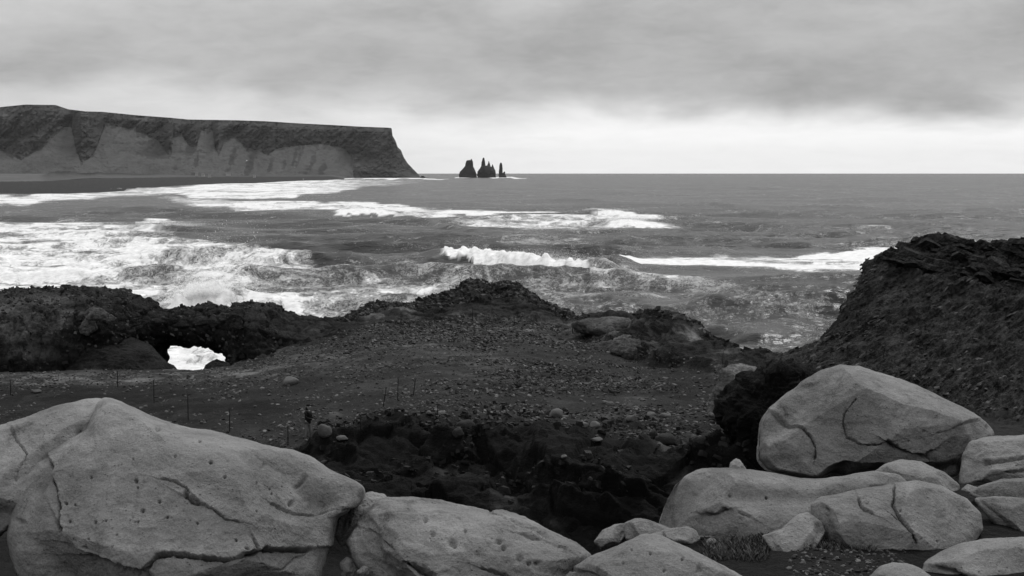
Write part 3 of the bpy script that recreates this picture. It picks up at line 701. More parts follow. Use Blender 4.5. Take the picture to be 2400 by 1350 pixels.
# rubble faces
ledge_z = sm(Ug, 1360, 1440) * (1 - sm(Ug, 1780, 1830))
f1, f2, fr = cellf(x / 0.9 + .6 * z, y / 1.2, z / 0.42, 7)
g1, g2, gr_ = cellf(x / 2.2, y / 3, z / 1.2, 11)
fk = face * (1 - out)
disp = disp + fk * (0.45 * fbm(x / 3.4, y / 3.4, z / 2, 5, kind='r') + (0.22 * (fr - .5) + 0.35 * (gr_ - .5)) * (1 - .7 * ledge_z) + ledge_z * .7 * fbm(x / 5, y / 5, z / 1.1, 3, kind='r') + 0.10 * fbm(x * 1.7, y * 1.7, z * 1.7, 3))
al = x * .87 + z * .5; pe = -x * .5 + z * .87 + y * .35
o1, o2, orr = cellf(al / 1.5, y / 1.4, pe / .33, 31)
disp = disp + out * (0.20 * (orr - .5) + 0.30 * fbm(al / 2.4, y / 3, pe / .55, 4, kind='r') - .08 * np.exp(-((o2 - o1) / .08) ** 2) + 0.20 * (gr_ - .5) + 0.5 * fbm(x / 6 + z / 4, y / 6, z / 3, 5, kind='r') + 0.10 * fbm(x * 2.2, y * 2.2, z * 3, 3, kind='r'))
disp = disp * (1 - 0.35 * sm(Lg, 13, 13.5))
T = T + Nn * disp[..., None]
# tone: pale sand and stone beds against darker patches
tone = np.zeros_like(Lg)
for c in [(60,892,260,14,.8),(300,888,260,13,.8),(560,872,160,14,.75),(760,840,120,26,.45),(1000,800,160,24,.5),(1240,772,90,9,1.1),(1190,760,70,7,.8),(1330,800,60,20,.4),(1100,860,160,50,.35),
          (1710,900,36,50,1.3),(1690,965,26,16,1.2),(1640,800,44,14,.8),(1450,775,90,12,.7),(1440,800,40,12,.7),(1580,800,60,12,.8),(1530,830,80,20,.4),(1490,940,40,16,.7),(780,960,26,16,.6),
          (1100,1010,30,14,.9),(1160,1035,20,20,.6),(900,1030,50,8,.6),(870,745,50,12,.5),(930,735,60,10,.5),(1060,745,120,12,.45),(1430,990,60,14,.4),
          (200,935,260,26,-.95),(420,950,200,34,-.95),(560,960,140,30,-.6),(60,950,200,30,-.8),(1020,738,36,16,-1.2),(1040,725,36,14,-.8),(1490,783,60,5,-1.3),(1600,930,90,40,-.85),(1560,900,60,10,-.5),(1480,1025,45,34,-1.3),(860,1020,26,14,-1.2),  # the thin strip on the ledge is painted shade under the overhang
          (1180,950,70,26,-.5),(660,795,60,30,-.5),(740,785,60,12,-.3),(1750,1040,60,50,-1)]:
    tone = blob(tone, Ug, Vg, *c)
tone = tone + .35 * fbm(x / 6, y / 6, z / 3, 4)
tone = tone * (.25 + 1.25 * sm(fbm(x / 2.0, y / 2.2, z / .8 + 3, 5), -.04, .10))
tone = tone - wall * (.8 - 1.9 * sm(fbm(q_ / 2.5, y / 6, q2_ / 6 + 4, 4), .12, .5))  # gully wall darkened, lit ledge edges painted in as paler streaks
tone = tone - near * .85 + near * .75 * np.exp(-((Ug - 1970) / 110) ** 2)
tone = np.clip(tone, -.93, 1.4)
Q = grid_quads(*Lg.shape); lf = Lg.ravel()[Q[:, 0]]; uf = Ug.ravel()[Q[:, 0]]
def sub(name, mask, mat):
    q = Q[mask]; idx, inv = np.unique(q.ravel(), return_inverse=True)
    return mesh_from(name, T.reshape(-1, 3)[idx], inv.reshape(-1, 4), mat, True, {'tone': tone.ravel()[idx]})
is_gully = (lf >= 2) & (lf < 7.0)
is_out = (lf >= 10.0) & (uf >= 1800)
is_ledge = (lf >= 10.0) & (uf >= 1385) & (uf < 1800)
is_knoll = (lf >= 10.0) & (uf >= 790) & (uf < 1385)
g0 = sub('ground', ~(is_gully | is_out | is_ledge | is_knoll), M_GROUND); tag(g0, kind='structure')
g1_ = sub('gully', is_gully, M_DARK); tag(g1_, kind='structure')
OUT = sub('rock_outcrop', is_out, M_SHALE); tag(OUT, 'large steep outcrop of flaky black rock rising at the right edge of the view', 'outcrop')
LEDGE = sub('rock_ledge', is_ledge, M_CLIFF); tag(LEDGE, 'low broken dark rock ledge between the central knoll and the right outcrop', 'ledge')
KNOLL = sub('rocky_knoll', is_knoll, M_CLIFF); tag(KNOLL, 'dark rounded rubble knoll in front of the sea at the centre of the view', 'knoll')

# pick helper on a coarse copy of the relief
Tc = T[::2, ::2]; bv = BVHTree.FromPolygons([tuple(p) for p in Tc.reshape(-1, 3).tolist()], grid_quads(*Tc.shape[:2]).tolist())
def hit(u, v):
    p = P(u, v, 1.0) - np.array([0, 0, EYE]); dr = Vector(p).normalized()
    r = bv.ray_cast(Vector((0, 0, EYE)), dr)
    return r
def ground_z(x, y):
    r = bv.ray_cast(Vector((x, y, 60)), Vector((0, 0, -1)))
    return r[0].z if r[0] else None

# ------------------------------------------------------------------ rock arch at the left
def tube_rock(name, mat, knots, n_u, m, d_c, disp_fn, label, cat):
    k = np.array(knots, float); uu = np.linspace(k[0, 0], k[-1, 0], n_u)
    vt = np.interp(uu, k[:, 0], k[:, 1]); vb = np.interp(uu, k[:, 0], k[:, 2]); hd_ = np.interp(uu, k[:, 0], k[:, 3]); dc = np.interp(uu, k[:, 0], k[:, 4])
    th = np.linspace(0, 2 * math.pi, m, endpoint=False)[None]
    ca, sa = np.cos(th), np.sin(th)
    se = lambda c: np.sign(c) * np.abs(c) ** 0.75
    zt = z_of(vt, dc); zb = z_of(vb, dc)
    d = dc[:, None] + hd_[:, None] * se(ca); zz = ((zt + zb) / 2)[:, None] + ((zt - zb) / 2)[:, None] * se(sa)
    xx = ((uu - 1200) / F * dc / cp)[:, None] + 0 * th
    Gt = np.stack([xx, d, zz], -1)
    Nt = normals(Gt, True)
    cen = np.stack([xx, dc[:, None] + 0 * th, ((zt + zb) / 2)[:, None] + 0 * th], -1)
    if ((Gt - cen) * Nt).sum() < 0: Nt = -Nt
    Gt = Gt + Nt * disp_fn(Gt[..., 0], Gt[..., 1], Gt[..., 2])[..., None]
    vpx = v_of(Gt[..., 2], Gt[..., 1]); upx = uu[:, None] + 0 * th
    tn = .35 * fbm(Gt[..., 0] / 4, Gt[..., 1] / 4, Gt[..., 2] / 3, 4)
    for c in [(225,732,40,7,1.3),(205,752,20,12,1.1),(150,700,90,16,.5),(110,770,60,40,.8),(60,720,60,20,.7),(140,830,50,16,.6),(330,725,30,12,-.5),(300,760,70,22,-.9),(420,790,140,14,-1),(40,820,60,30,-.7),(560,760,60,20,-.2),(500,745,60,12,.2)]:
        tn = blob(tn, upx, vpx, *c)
    tube_rock.grid = Gt; q = grid_quads(n_u, m, True)
    o = mesh_from(name, Gt.reshape(-1, 3), q, mat, True, {'tone': np.clip(tn, -.93, 1.3)})
    return tag(o, label, cat)
def arch_disp(x, y, z):
    a1, a2, ar = cellf(x / 1.0, y / 1.1, z / .8, 21)
    return .45 * fbm(x / 3.0, y / 3.0, z / 2.2, 5, kind='r') + .36 * (ar - .5) - .15 * np.exp(-((a2 - a1) / .1) ** 2) + .12 * fbm(x * 1.6, y * 1.6, z * 1.6, 3) - .1
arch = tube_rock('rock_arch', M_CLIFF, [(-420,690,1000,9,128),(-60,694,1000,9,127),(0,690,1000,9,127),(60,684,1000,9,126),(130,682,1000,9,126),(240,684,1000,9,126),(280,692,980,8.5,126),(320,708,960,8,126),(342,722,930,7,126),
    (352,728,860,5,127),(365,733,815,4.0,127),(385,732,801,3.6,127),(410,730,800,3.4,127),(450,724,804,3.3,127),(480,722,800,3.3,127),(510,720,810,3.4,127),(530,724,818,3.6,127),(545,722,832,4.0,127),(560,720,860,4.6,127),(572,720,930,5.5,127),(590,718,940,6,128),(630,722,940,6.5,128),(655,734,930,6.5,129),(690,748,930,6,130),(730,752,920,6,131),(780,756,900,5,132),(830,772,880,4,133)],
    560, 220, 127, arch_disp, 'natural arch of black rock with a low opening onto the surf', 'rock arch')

# ------------------------------------------------------------------ boulders built from their outlines, each at its own distance and depth
def inflate(name, outline, d, thick, mat, label, cat='boulder', tilt=0.8, n_ring=60, m=220, rough=0.02, n_exp=2.6, creases=(), cracks=(), pits=(), seed=0.0, group=None, soil_v=None, centre=None, chip=1.0, bulges=(), tone=0.0, parent=None, facets=9):
    o = np.array(outline, float)
    c = np.array(centre, float) if centre else (o.max(0) + o.min(0)) / 2
    rel = o - c; ang = np.arctan2(rel[:, 1], rel[:, 0]); rad = np.hypot(rel[:, 0], rel[:, 1])
    # closed curve resampled by angle, rounded a little
    th = np.linspace(-math.pi, math.pi, m, endpoint=False)
    best = np.zeros(m)
    for i in range(len(o)):
        a, b = rel[i], rel[(i + 1) % len(o)]
        dirs = np.stack([np.cos(th), np.sin(th)], 1)
        e = b - a; den = dirs[:, 0] * e[1] - dirs[:, 1] * e[0]
        den = np.where(np.abs(den) < 1e-9, 1e-9, den)
        t = (a[0] * e[1] - a[1] * e[0]) / den; s = (a[0] * dirs[:, 1] - a[1] * dirs[:, 0]) / den
        ok = (t > 0) & (s >= -1e-6) & (s <= 1 + 1e-6)
        best = np.where(ok & (t > best), t, best)
    best = np.where(best <= 0, np.median(rad), best)
    kk = max(3, m // 90); ker = np.ones(kk) / kk
    r = np.convolve(np.concatenate([best[-kk:], best, best[:kk]]), ker, 'same')[kk:-kk]
    size = math.sqrt(r.max() * np.median(r)) * d / F
    phi = np.concatenate([np.linspace(0, math.pi / 2, n_ring, endpoint=False), np.linspace(math.pi / 2, math.pi, n_ring // 3)])[:, None]
    tt = np.sin(phi); front = phi <= math.pi / 2
    px = c[0] + r[None] * tt * np.cos(th)[None]; py = c[1] + r[None] * tt * np.sin(th)[None]
    bul = np.maximum(1 - tt ** n_exp, 0) ** (1 / 2.0)
    dd = d - tilt * (py - c[1]) * d / F + np.where(front, -thick * bul, thick * 1.1 * bul)
    px = px + 0 * dd
    wpx = px + 10 * fbm(px / 70, py / 70, 0 * px + seed, 3); wpy = py + 8 * fbm(px / 70, py / 70, 0 * px + seed + 5, 3)
    for (x0, y0, x1, y1, slope) in creases:      # to the left of the line the surface turns away
        L_ = math.hypot(x1 - x0, y1 - y0); sdist = ((wpx - x0) * (y1 - y0) - (wpy - y0) * (x1 - x0)) / L_
        dd = dd + np.where(front, slope * np.maximum(sdist, 0) * d / F, 0)
    dd = np.where(front, np.minimum(dd, d - tilt * (py - c[1]) * d / F + thick * .25 * bul), dd)
    for (bx, by, rx, ry, h) in bulges:
        dd = dd - np.where(front, h * np.exp(-((px - bx) / rx) ** 2 - ((py - by) / ry) ** 2), 0)
    Gb = P(px, py, dd)
    Nb = normals(Gb, True)
    cen = P(c[0], c[1], d)
    if ((Gb - cen) * Nb).sum() < 0: Nb = -Nb
    rr_ = np.random.default_rng(int(seed * 10) + 3); ex = np.array([np.median(r) * d / F, thick, np.median(r) * d / F])
    for _ in range(facets):
        n_ = rr_.normal(size=3) * np.array([1.0, .3, .8]); n_[1] = -abs(n_[1]) - .35; n_ /= np.linalg.norm(n_)
        loc = Gb - cen; dt = loc @ n_; h_ = dt.max() * rr_.uniform(.74, .92)
        ov = np.maximum(dt - h_, 0); ins = sm(1 - tt, 0.0, 0.10)
        Gb = Gb - (ov * ins * .92)[..., None] * n_
    Nb = normals(Gb, True)
    if ((Gb - cen) * Nb).sum() < 0: Nb = -Nb
    X_, Y_, Z_ = Gb[..., 0] + seed * 3.3, Gb[..., 1], Gb[..., 2]
    s1 = size
    ds_ = rough * s1 * (2.4 * fbm(X_ / s1 * 1.4, Y_ / s1 * 1.4, Z_ / s1 * 1.4, 3, kind='n') + 1.0 * fbm(X_ / s1 * 4, Y_ / s1 * 4, Z_ / s1 * 6, 4, kind='r'))
    q1, q2, qr = cellf(X_ / (s1 * .62), Y_ / (s1 * .62), Z_ / (s1 * .5), 5)
    ds_ = ds_ + chip * rough * s1 * 0.9 * (qr - .5) * sm(q2 - q1, 0.0, 0.22)
    ds_ = ds_ + 0.0035 * chip * fbm(X_ * 14 * (9 / d), Y_ * 14 * (9 / d), Z_ * 14 * (9 / d), 4) * (d / 9)
    if cracks or pits:
        cx = px + 1.6 * fbm(px / 4, py / 4, 0 * px + 6, 2) + 2.4 * fbm(px / 9, py / 9, 0 * px + 2, 3) + 5 * fbm(px / 40, py / 40, 0 * px + 4, 2); cy = py + 2.2 * fbm(px / 9, py / 9, 0 * px + 12, 3) + 5 * fbm(px / 40, py / 40, 0 * px + 14, 2)
        for pts, wd, dp in cracks:
            pts = np.array(pts, float)
            dm = np.full(px.shape, 1e9)
            sg = np.zeros(px.shape)
            for a, b in zip(pts[:-1], pts[1:]):
                e = b - a; t = np.clip(((cx - a[0]) * e[0] + (cy - a[1]) * e[1]) / (e @ e), 0, 1)
                dn_ = np.hypot(cx - a[0] - t * e[0], cy - a[1] - t * e[1])
                cr_ = np.sign((cx - a[0]) * e[1] - (cy - a[1]) * e[0]); sg = np.where(dn_ < dm, cr_, sg)
                dm = np.minimum(dm, dn_)
            ww = wd * np.clip(.75 + 1.1 * fbm(px / 22, py / 22, 0 * px + 7, 3), .25, 2)
            ds_ = ds_ - np.where(front, dp * np.exp(-(dm / ww) ** 2), 0) + np.where(front, np.clip(dp * .22, 0, .02) * sg * np.exp(-dm / 26), 0)
        for (x0, y0, rr, dp) in pits:
            rr = rr * .85
            ds_ = ds_ - np.where(front, dp * np.exp(-(((px - x0) / rr) ** 2 + ((py - y0) / rr) ** 2)), 0)
    # do not swell the silhouette too much
    Gb = Gb + Nb * ds_[..., None]
    soil = np.zeros(px.shape)
    if soil_v is not None: soil = sm(py + 12 * fbm(px / 40, py / 40, 0 * px, 3), soil_v - 14, soil_v + 22)
    ob = mesh_from(name, Gb.reshape(-1, 3), grid_quads(Gb.shape[0], m, True), mat, True, {'soil': soil, 'tone': np.full(px.shape, tone)})
    if parent is None: tag(ob, label, cat, group)
    else: ob.parent = parent
    return ob

B = M_BOULDER
inflate('boulder', [(250,932),(310,956),(350,976),(400,993),(450,1005),(530,1020),(620,1045),(700,1060),(735,1075),(770,1105),(845,1138),(850,1160),(832,1184),(785,1203),(774,1250),(768,1290),(755,1350),(735,1450),(560,1480),(250,1480),(90,1430),(35,1340),(17,1262),(22,1220),(35,1150),(42,1112),(110,1062),(170,1026),(203,1007),(212,975),(232,940)],
    9.0, .62, B, 'huge pale boulder in the lower left corner with a curved crack down its left', tilt=.75, n_ring=230, m=860, rough=.012, n_exp=5.5, seed=1, centre=(420,1200),
    creases=[(110,1060,100,1500,-0.0),(380,1303,760,1275,-0.0)],
    cracks=[([(112,1078),(103,1110),(112,1180),(108,1215),(116,1232)],2.6,.05),([(108,1215),(122,1250),(130,1296)],4.5,.12),([(130,1296),(185,1320),(240,1338),(340,1334),(372,1304),(410,1299),(480,1310),(545,1315),(600,1292),(660,1278),(742,1280)],3.8,.10),
            ([(150,1340),(230,1352),(330,1352)],12,.10),([(385,1125),(412,1132),(432,1142),(444,1153)],1.6,.025),([(435,1163),(462,1176)],3.6,.05),([(462,1176),(500,1195),(530,1217),(562,1224)],1.6,.025),([(600,1262),(615,1282)],2.5,.03),
            ([(740,1290),(700,1330)],2.5,.02),([(690,1150),(760,1170),(830,1190)],3,.02)],
    pits=[(194,1097,3,.03),(311,1118,4.5,.05),(315,1135,2.6,.03),(124,1163,3.2,.04),(145,1163,2.6,.03),(374,1177,3.4,.04),(330,1193,4.4,.05),(204,1203,3.6,.04),(231,1202,3,.04),(134,1206,3,.04),(186,1246,3.6,.04),(264,1243,2.6,.03),(320,1220,3,.03),(312,1219,2,.02),(393,1214,2.6,.03),(462,1226,2.6,.03),(494,1088,4,.05),(527,1120,3,.03),(468,1036,3,.03),(680,1126,3,.03),(670,1113,3,.03),(736,1103,5,.03),(752,1142,8,.03),(437,1158,6,.06),(577,1289,3,.03),(645,1318,5,.05),(570,1336,3.4,.04),(492,1336,2.6,.03),(370,1006,6,.03),(160,1287,6,.05),(38,1218,6,.03),(625,1107,2.5,.02),(637,1072,5,.02),(554,1268,3,.03),(258,1274,2,.02),(300,1062,2.5,.02),(410,1070,4,.02),(620,1192,3,.03)],
    bulges=[(640,1180,190,80,.06),(250,1150,120,110,.05),(200,1400,300,70,-.12)])
inflate('boulder', [(-90,1030),(-40,1012),(0,998),(60,980),(90,968),(130,952),(190,936),(230,933),(262,940),(300,980),(260,1040),(200,1080),(130,1130),(60,1200),(10,1250),(-100,1270)],
    9.25, .34, B, 'smooth pale boulder behind the huge corner boulder, cut off by the left edge', tilt=.9, n_ring=90, m=360, rough=.014, seed=2, n_exp=3, pits=[(195,1010,14,.05)],
    cracks=[([(20,1000),(60,1060),(40,1120)],3,.015)])
inflate('boulder', [(-60,1130),(0,1120),(20,1135),(30,1170),(20,1230),(0,1260),(-60,1270)], 9.3, .15, B, 'small shaded boulder wedged at the left edge beside the huge corner boulder', n_ring=40, m=140, seed=3)
inflate('boulder', [(862,1200),(890,1178),(925,1172),(1000,1169),(1060,1178),(1110,1188),(1150,1199),(1175,1195),(1210,1202),(1260,1228),(1300,1250),(1350,1272),(1386,1303),(1350,1345),(1330,1420),(1250,1470),(950,1450),(860,1370),(824,1310),(812,1272),(830,1248),(850,1222)],
    8.75, .42, B, 'long pitted pale boulder sloping down to the right at the bottom centre', tilt=.85, n_ring=150, m=620, rough=.02, seed=4, n_exp=3, chip=1.3,
    cracks=[([(852,1245),(880,1268),(905,1277)],3,.02),([(1225,1255),(1262,1262)],3.4,.03),([(1150,1200),(1200,1222),(1290,1262),(1330,1290)],3,.015),([(930,1320),(980,1330),(1010,1345)],8,.07),([(1130,1330),(1185,1345)],3.5,.03)],
    pits=[(997,1220,6,.03),(904,1276,4,.04),(1015,1256,7,.025),(1060,1275,9,.03),(1066,1283,5,.03),(1170,1270,7,.03),(1180,1285,6,.03),(1218,1310,8,.03),(1240,1320,6,.03),(1260,1318,7,.03),(1205,1240,7,.02),(1090,1250,4,.02),(1120,1300,8,.02)],
    bulges=[(900,1300,70,60,.10)])
inflate('boulder', [(838,1165),(870,1151),(900,1162),(913,1180),(895,1198),(862,1212),(846,1228),(834,1256),(818,1276),(798,1280),(787,1255),(794,1226),(812,1196)],
    9.2, .09, B, 'knobbly small rock wedged between the huge corner boulder and the pitted boulder', n_ring=44, m=170, rough=.035, seed=5, centre=(842,1204), n_exp=2.2)
inflate('boulder', [(795,1320),(812,1305),(828,1312),(836,1335),(826,1352),(800,1350)], 8.7, .05, B, 'little pale stone in the dark gap right of the huge corner boulder', cat='stone', n_ring=20, m=70, seed=6)
inflate('boulder', [(836,1340),(852,1326),(864,1330),(866,1346),(846,1352)], 8.5, .04, B, 'tiny angular pale stone at the bottom edge under the pitted boulder', cat='stone', n_ring=16, m=50, seed=7, rough=.05)
inflate('boulder', [(1318,1350),(1350,1328),(1388,1304),(1430,1290),(1478,1266),(1506,1254),(1545,1256),(1600,1279),(1650,1305),(1700,1330),(1760,1362),(1790,1420),(1700,1470),(1400,1470),(1320,1410)],
    8.45, .35, B, 'broad pointed pale boulder at the bottom edge right of the pitted boulder', tilt=.9, n_ring=110, m=460, rough=.014, seed=8, n_exp=2.8,
    cracks=[([(1340,1335),(1375,1345),(1410,1375)],2.6,.03)], pits=[(1524,1297,3.5,.03),(1643,1330,8,.02),(1480,1290,3,.02),(1600,1310,3,.02),(1460,1320,3,.02),(1560,1330,4,.02)])
inflate('boulder', [(1392,1270),(1412,1243),(1440,1230),(1466,1226),(1470,1250),(1452,1278),(1410,1288)], 10.0, .12, B, 'left of two small overlapping rocks at the gully edge behind the grass tuft', n_ring=34, m=120, seed=9)
inflate('boulder', [(1462,1226),(1490,1215),(1520,1219),(1560,1234),(1590,1246),(1570,1264),(1510,1272),(1466,1266)], 9.9, .14, B, 'right of two small overlapping rocks at the gully edge behind the grass tuft', n_ring=36, m=150, seed=10)
inflate('boulder', [(1512,1262),(1530,1250),(1570,1240),(1610,1234),(1632,1245),(1643,1264),(1622,1276),(1580,1276),(1540,1272)], 9.35, .12, B, 'low pale rock with a thin crack just behind the pointed boulder', n_ring=36, m=150, seed=11, cracks=[([(1552,1246),(1572,1260),(1584,1274)],1.8,.02)])
inflate('boulder', [(1542,1236),(1560,1180),(1582,1138),(1606,1116),(1638,1100),(1680,1097),(1720,1098),(1800,1108),(1880,1120),(1930,1121),(1990,1113),(2050,1105),(2105,1110),(2128,1130),(2110,1190),(2000,1280),(1900,1300),(1800,1300),(1700,1276),(1645,1262),(1590,1262)],
    10.1, .32, B, 'long low pale boulder with a darker triangular facet at its left end', tilt=.7, n_ring=110, m=520, rough=.010, seed=12, n_exp=3.4, chip=.7,
    creases=[(1648,1270,1604,1108,.9)], cracks=[([(1640,1190),(1668,1196),(1696,1194)],3.4,.06),([(1735,1200),(1758,1213)],2.6,.03)], bulges=[(1850,1170,200,22,-.05),(1740,1125,150,16,.03)],
    pits=[(1710,1164,2.6,.03),(1796,1168,3.5,.03)])
inflate('boulder', [(1900,1182),(1920,1167),(1990,1152),(2080,1136),(2150,1128),(2210,1139),(2262,1166),(2297,1202),(2302,1240),(2284,1272),(2240,1296),(2170,1330),(2080,1335),(2010,1300),(1960,1280),(1910,1250)],
    9.6, .30, B, 'rounded pale boulder with a branching crack, right of the long low boulder', tilt=.75, n_ring=110, m=440, rough=.012, seed=13, n_exp=4.5,
    cracks=[([(2095,1138),(2095,1185),(2108,1215),(2128,1235),(2148,1275)],2.8,.04),([(2012,1170),(2020,1190),(2044,1203)],2.4,.03),([(2128,1235),(2080,1200)],2,.02)], pits=[(1930,1196,4,.04),(2110,1198,2.5,.02),(2205,1262,3,.02)])
inflate('rock_slab', [(1786,1256),(1830,1240),(1852,1220),(1874,1203),(1893,1200),(1926,1224),(1934,1246),(1918,1276),(1898,1302),(1882,1326),(1846,1328),(1812,1296)],
    9.35, .08, B, 'upright pale kite-shaped slab leaning on the rounded boulder', cat='slab', tilt=.9, n_ring=60, m=230, rough=.010, seed=14, n_exp=5)
inflate('rock_slab', [(1715,1330),(1740,1314),(1780,1296),(1808,1287),(1830,1312),(1826,1326),(1770,1340),(1728,1346)], 9.3, .07, B, 'low dark-edged slab lying left of the kite-shaped slab', cat='slab', tilt=1.2, n_ring=36, m=130, seed=15, n_exp=4)
inflate('boulder', [(1778,1040),(1782,990),(1802,962),(1850,922),(1880,896),(1930,870),(1970,857),(2010,860),(2080,880),(2150,906),(2250,950),(2308,984),(2332,1012),(2326,1032),(2284,1046),(2262,1076),(2250,1112),(2180,1128),(2120,1110),(2060,1100),(1985,1118),(1950,1108),(1910,1126),(1860,1116),(1800,1106),(1776,1080)],
    12.9, .62, B, 'largest pale domed boulder on the right, standing above the others', tilt=.75, n_ring=150, m=600, rough=.013, seed=16, n_exp=2.9,
    creases=[(1912,1120,1796,950,.7),(2330,1120,2100,1082,.0)],
    cracks=[([(2004,925),(1978,950),(1976,972),(1992,1004),(2030,1026),(2070,1036),(2100,1030)],2.6,.03),([(1806,964),(1850,972),(1890,1002),(1903,1030),(1898,1060)],2.6,.05),([(2240,1000),(2270,990),(2300,984),(2320,1000)],2.4,.03),([(2100,1030),(2135,1050),(2180,1080),(2200,1062)],4,.08)],
    bulges=[(1970,1095,60,26,-.20),(2190,1098,110,26,-.34),(2000,880,120,20,-.03)], pits=[(2180,1005,3,.03),(2215,1010,3,.03),(2150,1030,3,.02)])
inflate('boulder', [(2040,1112),(2078,1086),(2110,1077),(2160,1084),(2210,1105),(2250,1138),(2246,1156),(2180,1156),(2100,1150),(2050,1140)], 11.3, .20, B, 'low rounded rock half hidden behind the cracked rounded boulder', n_ring=46, m=190, seed=17)
inflate('boulder', [(2248,1135),(2256,1070),(2274,1036),(2312,1025),(2400,1020),(2480,1028),(2520,1080),(2500,1150),(2400,1158),(2300,1150)], 12.0, .30, B, 'blocky creased boulder at the right edge below the domed boulder', tilt=.6, n_ring=70, m=260, seed=18, rough=.022, n_exp=4,
    cracks=[([(2290,1075),(2330,1078),(2400,1068)],4,.04),([(2360,1110),(2400,1100)],4,.04)])
inflate('boulder', [(2266,1158),(2300,1136),(2350,1123),(2400,1122),(2480,1130),(2520,1160),(2480,1182),(2330,1178)], 10.8, .18, B, 'flat low boulder at the right edge under the blocky creased boulder', n_ring=40, m=160, seed=19)
inflate('boulder', [(2282,1168),(2330,1164),(2400,1166),(2500,1176),(2540,1250),(2470,1290),(2400,1275),(2360,1250),(2325,1222),(2296,1190)], 9.95, .20, B, 'slanting wedge boulder at the right edge beside a dark cleft', tilt=.6, n_ring=60, m=220, seed=20, rough=.016)
inflate('boulder', [(2170,1320),(2210,1294),(2260,1272),(2300,1264),(2400,1261),(2500,1272),(2540,1350),(2480,1430),(2330,1420),(2220,1370),(2150,1345)], 8.85, .32, B, 'pale boulder filling the lower right corner', tilt=.8, n_ring=80, m=300, seed=21, rough=.014, cracks=[([(2190,1330),(2250,1345),(2330,1350)],6,.05)])
inflate('boulder', [(2030,1360),(2062,1330),(2090,1320),(2125,1320),(2160,1334),(2196,1362),(2210,1430),(2020,1430)], 8.5, .20, B, 'rounded pale boulder cropped by the bottom edge, left of the corner boulder', n_ring=50, m=190, seed=22)
inflate('boulder', [(2292,1262),(2300,1240),(2320,1230),(2345,1238),(2380,1262),(2360,1280),(2300,1280)], 10.1, .08, B, 'small grey rock in the cleft beside the wedge boulder', cat='stone', n_ring=24, m=90, seed=23)

for k_, (ol, d_, lab) in enumerate([
    ([(2186,1302),(2214,1290),(2250,1296),(2262,1312),(2230,1326),(2196,1322)], 9.35, 'flat grey slab wedged under the right end of the cracked boulder'),
    ([(1830,1330),(1850,1318),(1876,1324),(1880,1340),(1850,1350),(1832,1344)], 9.1, 'small grey rock just below the kite-shaped slab'),
    ([(1648,1290),(1668,1280),(1694,1286),(1700,1302),(1676,1310),(1652,1304)], 9.5, 'small dull rock beside the dark earth right of the pointed boulder'),
    ([(2318,1212),(2332,1200),(2346,1222),(2366,1246),(2352,1256),(2330,1240)], 10.2, 'narrow dark wedge stone in the cleft left of the slanting boulder'),
    ([(2252,1148),(2268,1136),(2290,1142),(2296,1158),(2276,1168),(2256,1162)], 11.2, 'small grey rock tucked between the half-hidden rock and the blocky boulder')]):
    inflate('stone', ol, d_, .06, B, lab, cat='stone', n_ring=20, m=70, seed=60 + k_, rough=.05, n_exp=4, facets=12)
# dark rocks out on the rough ground
inflate('rock', [(1708,940),(1716,915),(1742,912),(1756,894),(1800,892),(1820,876),(1880,872),(1960,890),(2010,950),(2000,1060),(1900,1100),(1790,1095),(1730,1060),(1712,1010),(1700,965)], 66, 3.2, M_DARK, 'black overhanging crag left behind the domed boulder', cat='crag', tilt=-.1, n_ring=110, m=420, rough=.13, seed=31, n_exp=4, facets=14)
inflate('rock', [(146,880),(170,830),(200,808),(240,795),(290,790),(325,799),(356,812),(376,834),(390,852),(410,866),(426,890),(300,900),(140,898)], 118, 2.2, M_CLIFF, 'smooth dark whaleback rock left of the arch opening', cat='rock', tilt=1.4, n_ring=90, m=320, rough=.04, seed=32)
inflate('rock', [(472,872),(484,858),(498,846),(508,841),(520,846),(534,850),(546,862),(548,878),(500,882)], 117, .7, M_CLIFF, 'small jagged black rock at the right foot of the arch opening', cat='rock', tilt=.4, n_ring=40, m=130, rough=.05, seed=33)

for ol, d_, th_, tn_, rg_, ti in [
    ([(1340,758),(1380,748),(1440,746),(1500,751),(1530,768),(1520,790),(1480,796),(1400,786),(1350,776)], 123, 2.0, .7, .05, .9),
    ([(1506,760),(1518,745),(1560,745),(1590,758),(1612,775),(1600,800),(1560,806),(1520,796)], 119, 1.6, -.5, .07, .3),
    ([(1588,792),(1600,776),(1632,772),(1660,790),(1668,812),(1650,826),(1610,826),(1585,812)], 112, 1.0, 1.4, .12, .6),
    ([(1390,812),(1440,800),(1500,800),(1560,812),(1585,835),(1560,856),(1480,850),(1410,832)], 114, 2.0, .5, .08, .8),
    ([(1560,826),(1600,816),(1660,822),(1700,836),(1690,866),(1640,880),(1580,870)], 108, 1.8, .3, .09, .5),
    ([(1440,796),(1462,786),(1490,790),(1486,806),(1450,810)], 117, .5, 1.6, .12, .6),
    ([(1690,868),(1730,856),(1790,866),(1766,896),(1730,920),(1716,958),(1692,986),(1658,976),(1668,934),(1684,900)], 79, .9, 1.5, .07, .6)]:
    inflate('rock_mass', ol, d_, th_, M_CLIFF, None, None, tilt=ti, n_ring=44, m=170, rough=rg_, seed=50 + d_, tone=tn_, parent=LEDGE, n_exp=3.2)
for ol in [[(198,736),(214,722),(236,724),(256,738),(244,750),(206,750)], [(184,768),(200,748),(222,754),(228,772),(206,786),(188,782)], [(236,744),(262,738),(272,748),(252,758)]]:
    inflate('rock_mass', ol, 117.8, .35, M_CLIFF, None, None, tilt=.6, n_ring=26, m=90, rough=.10, seed=ol[0][0], tone=.8, parent=arch, n_exp=3)

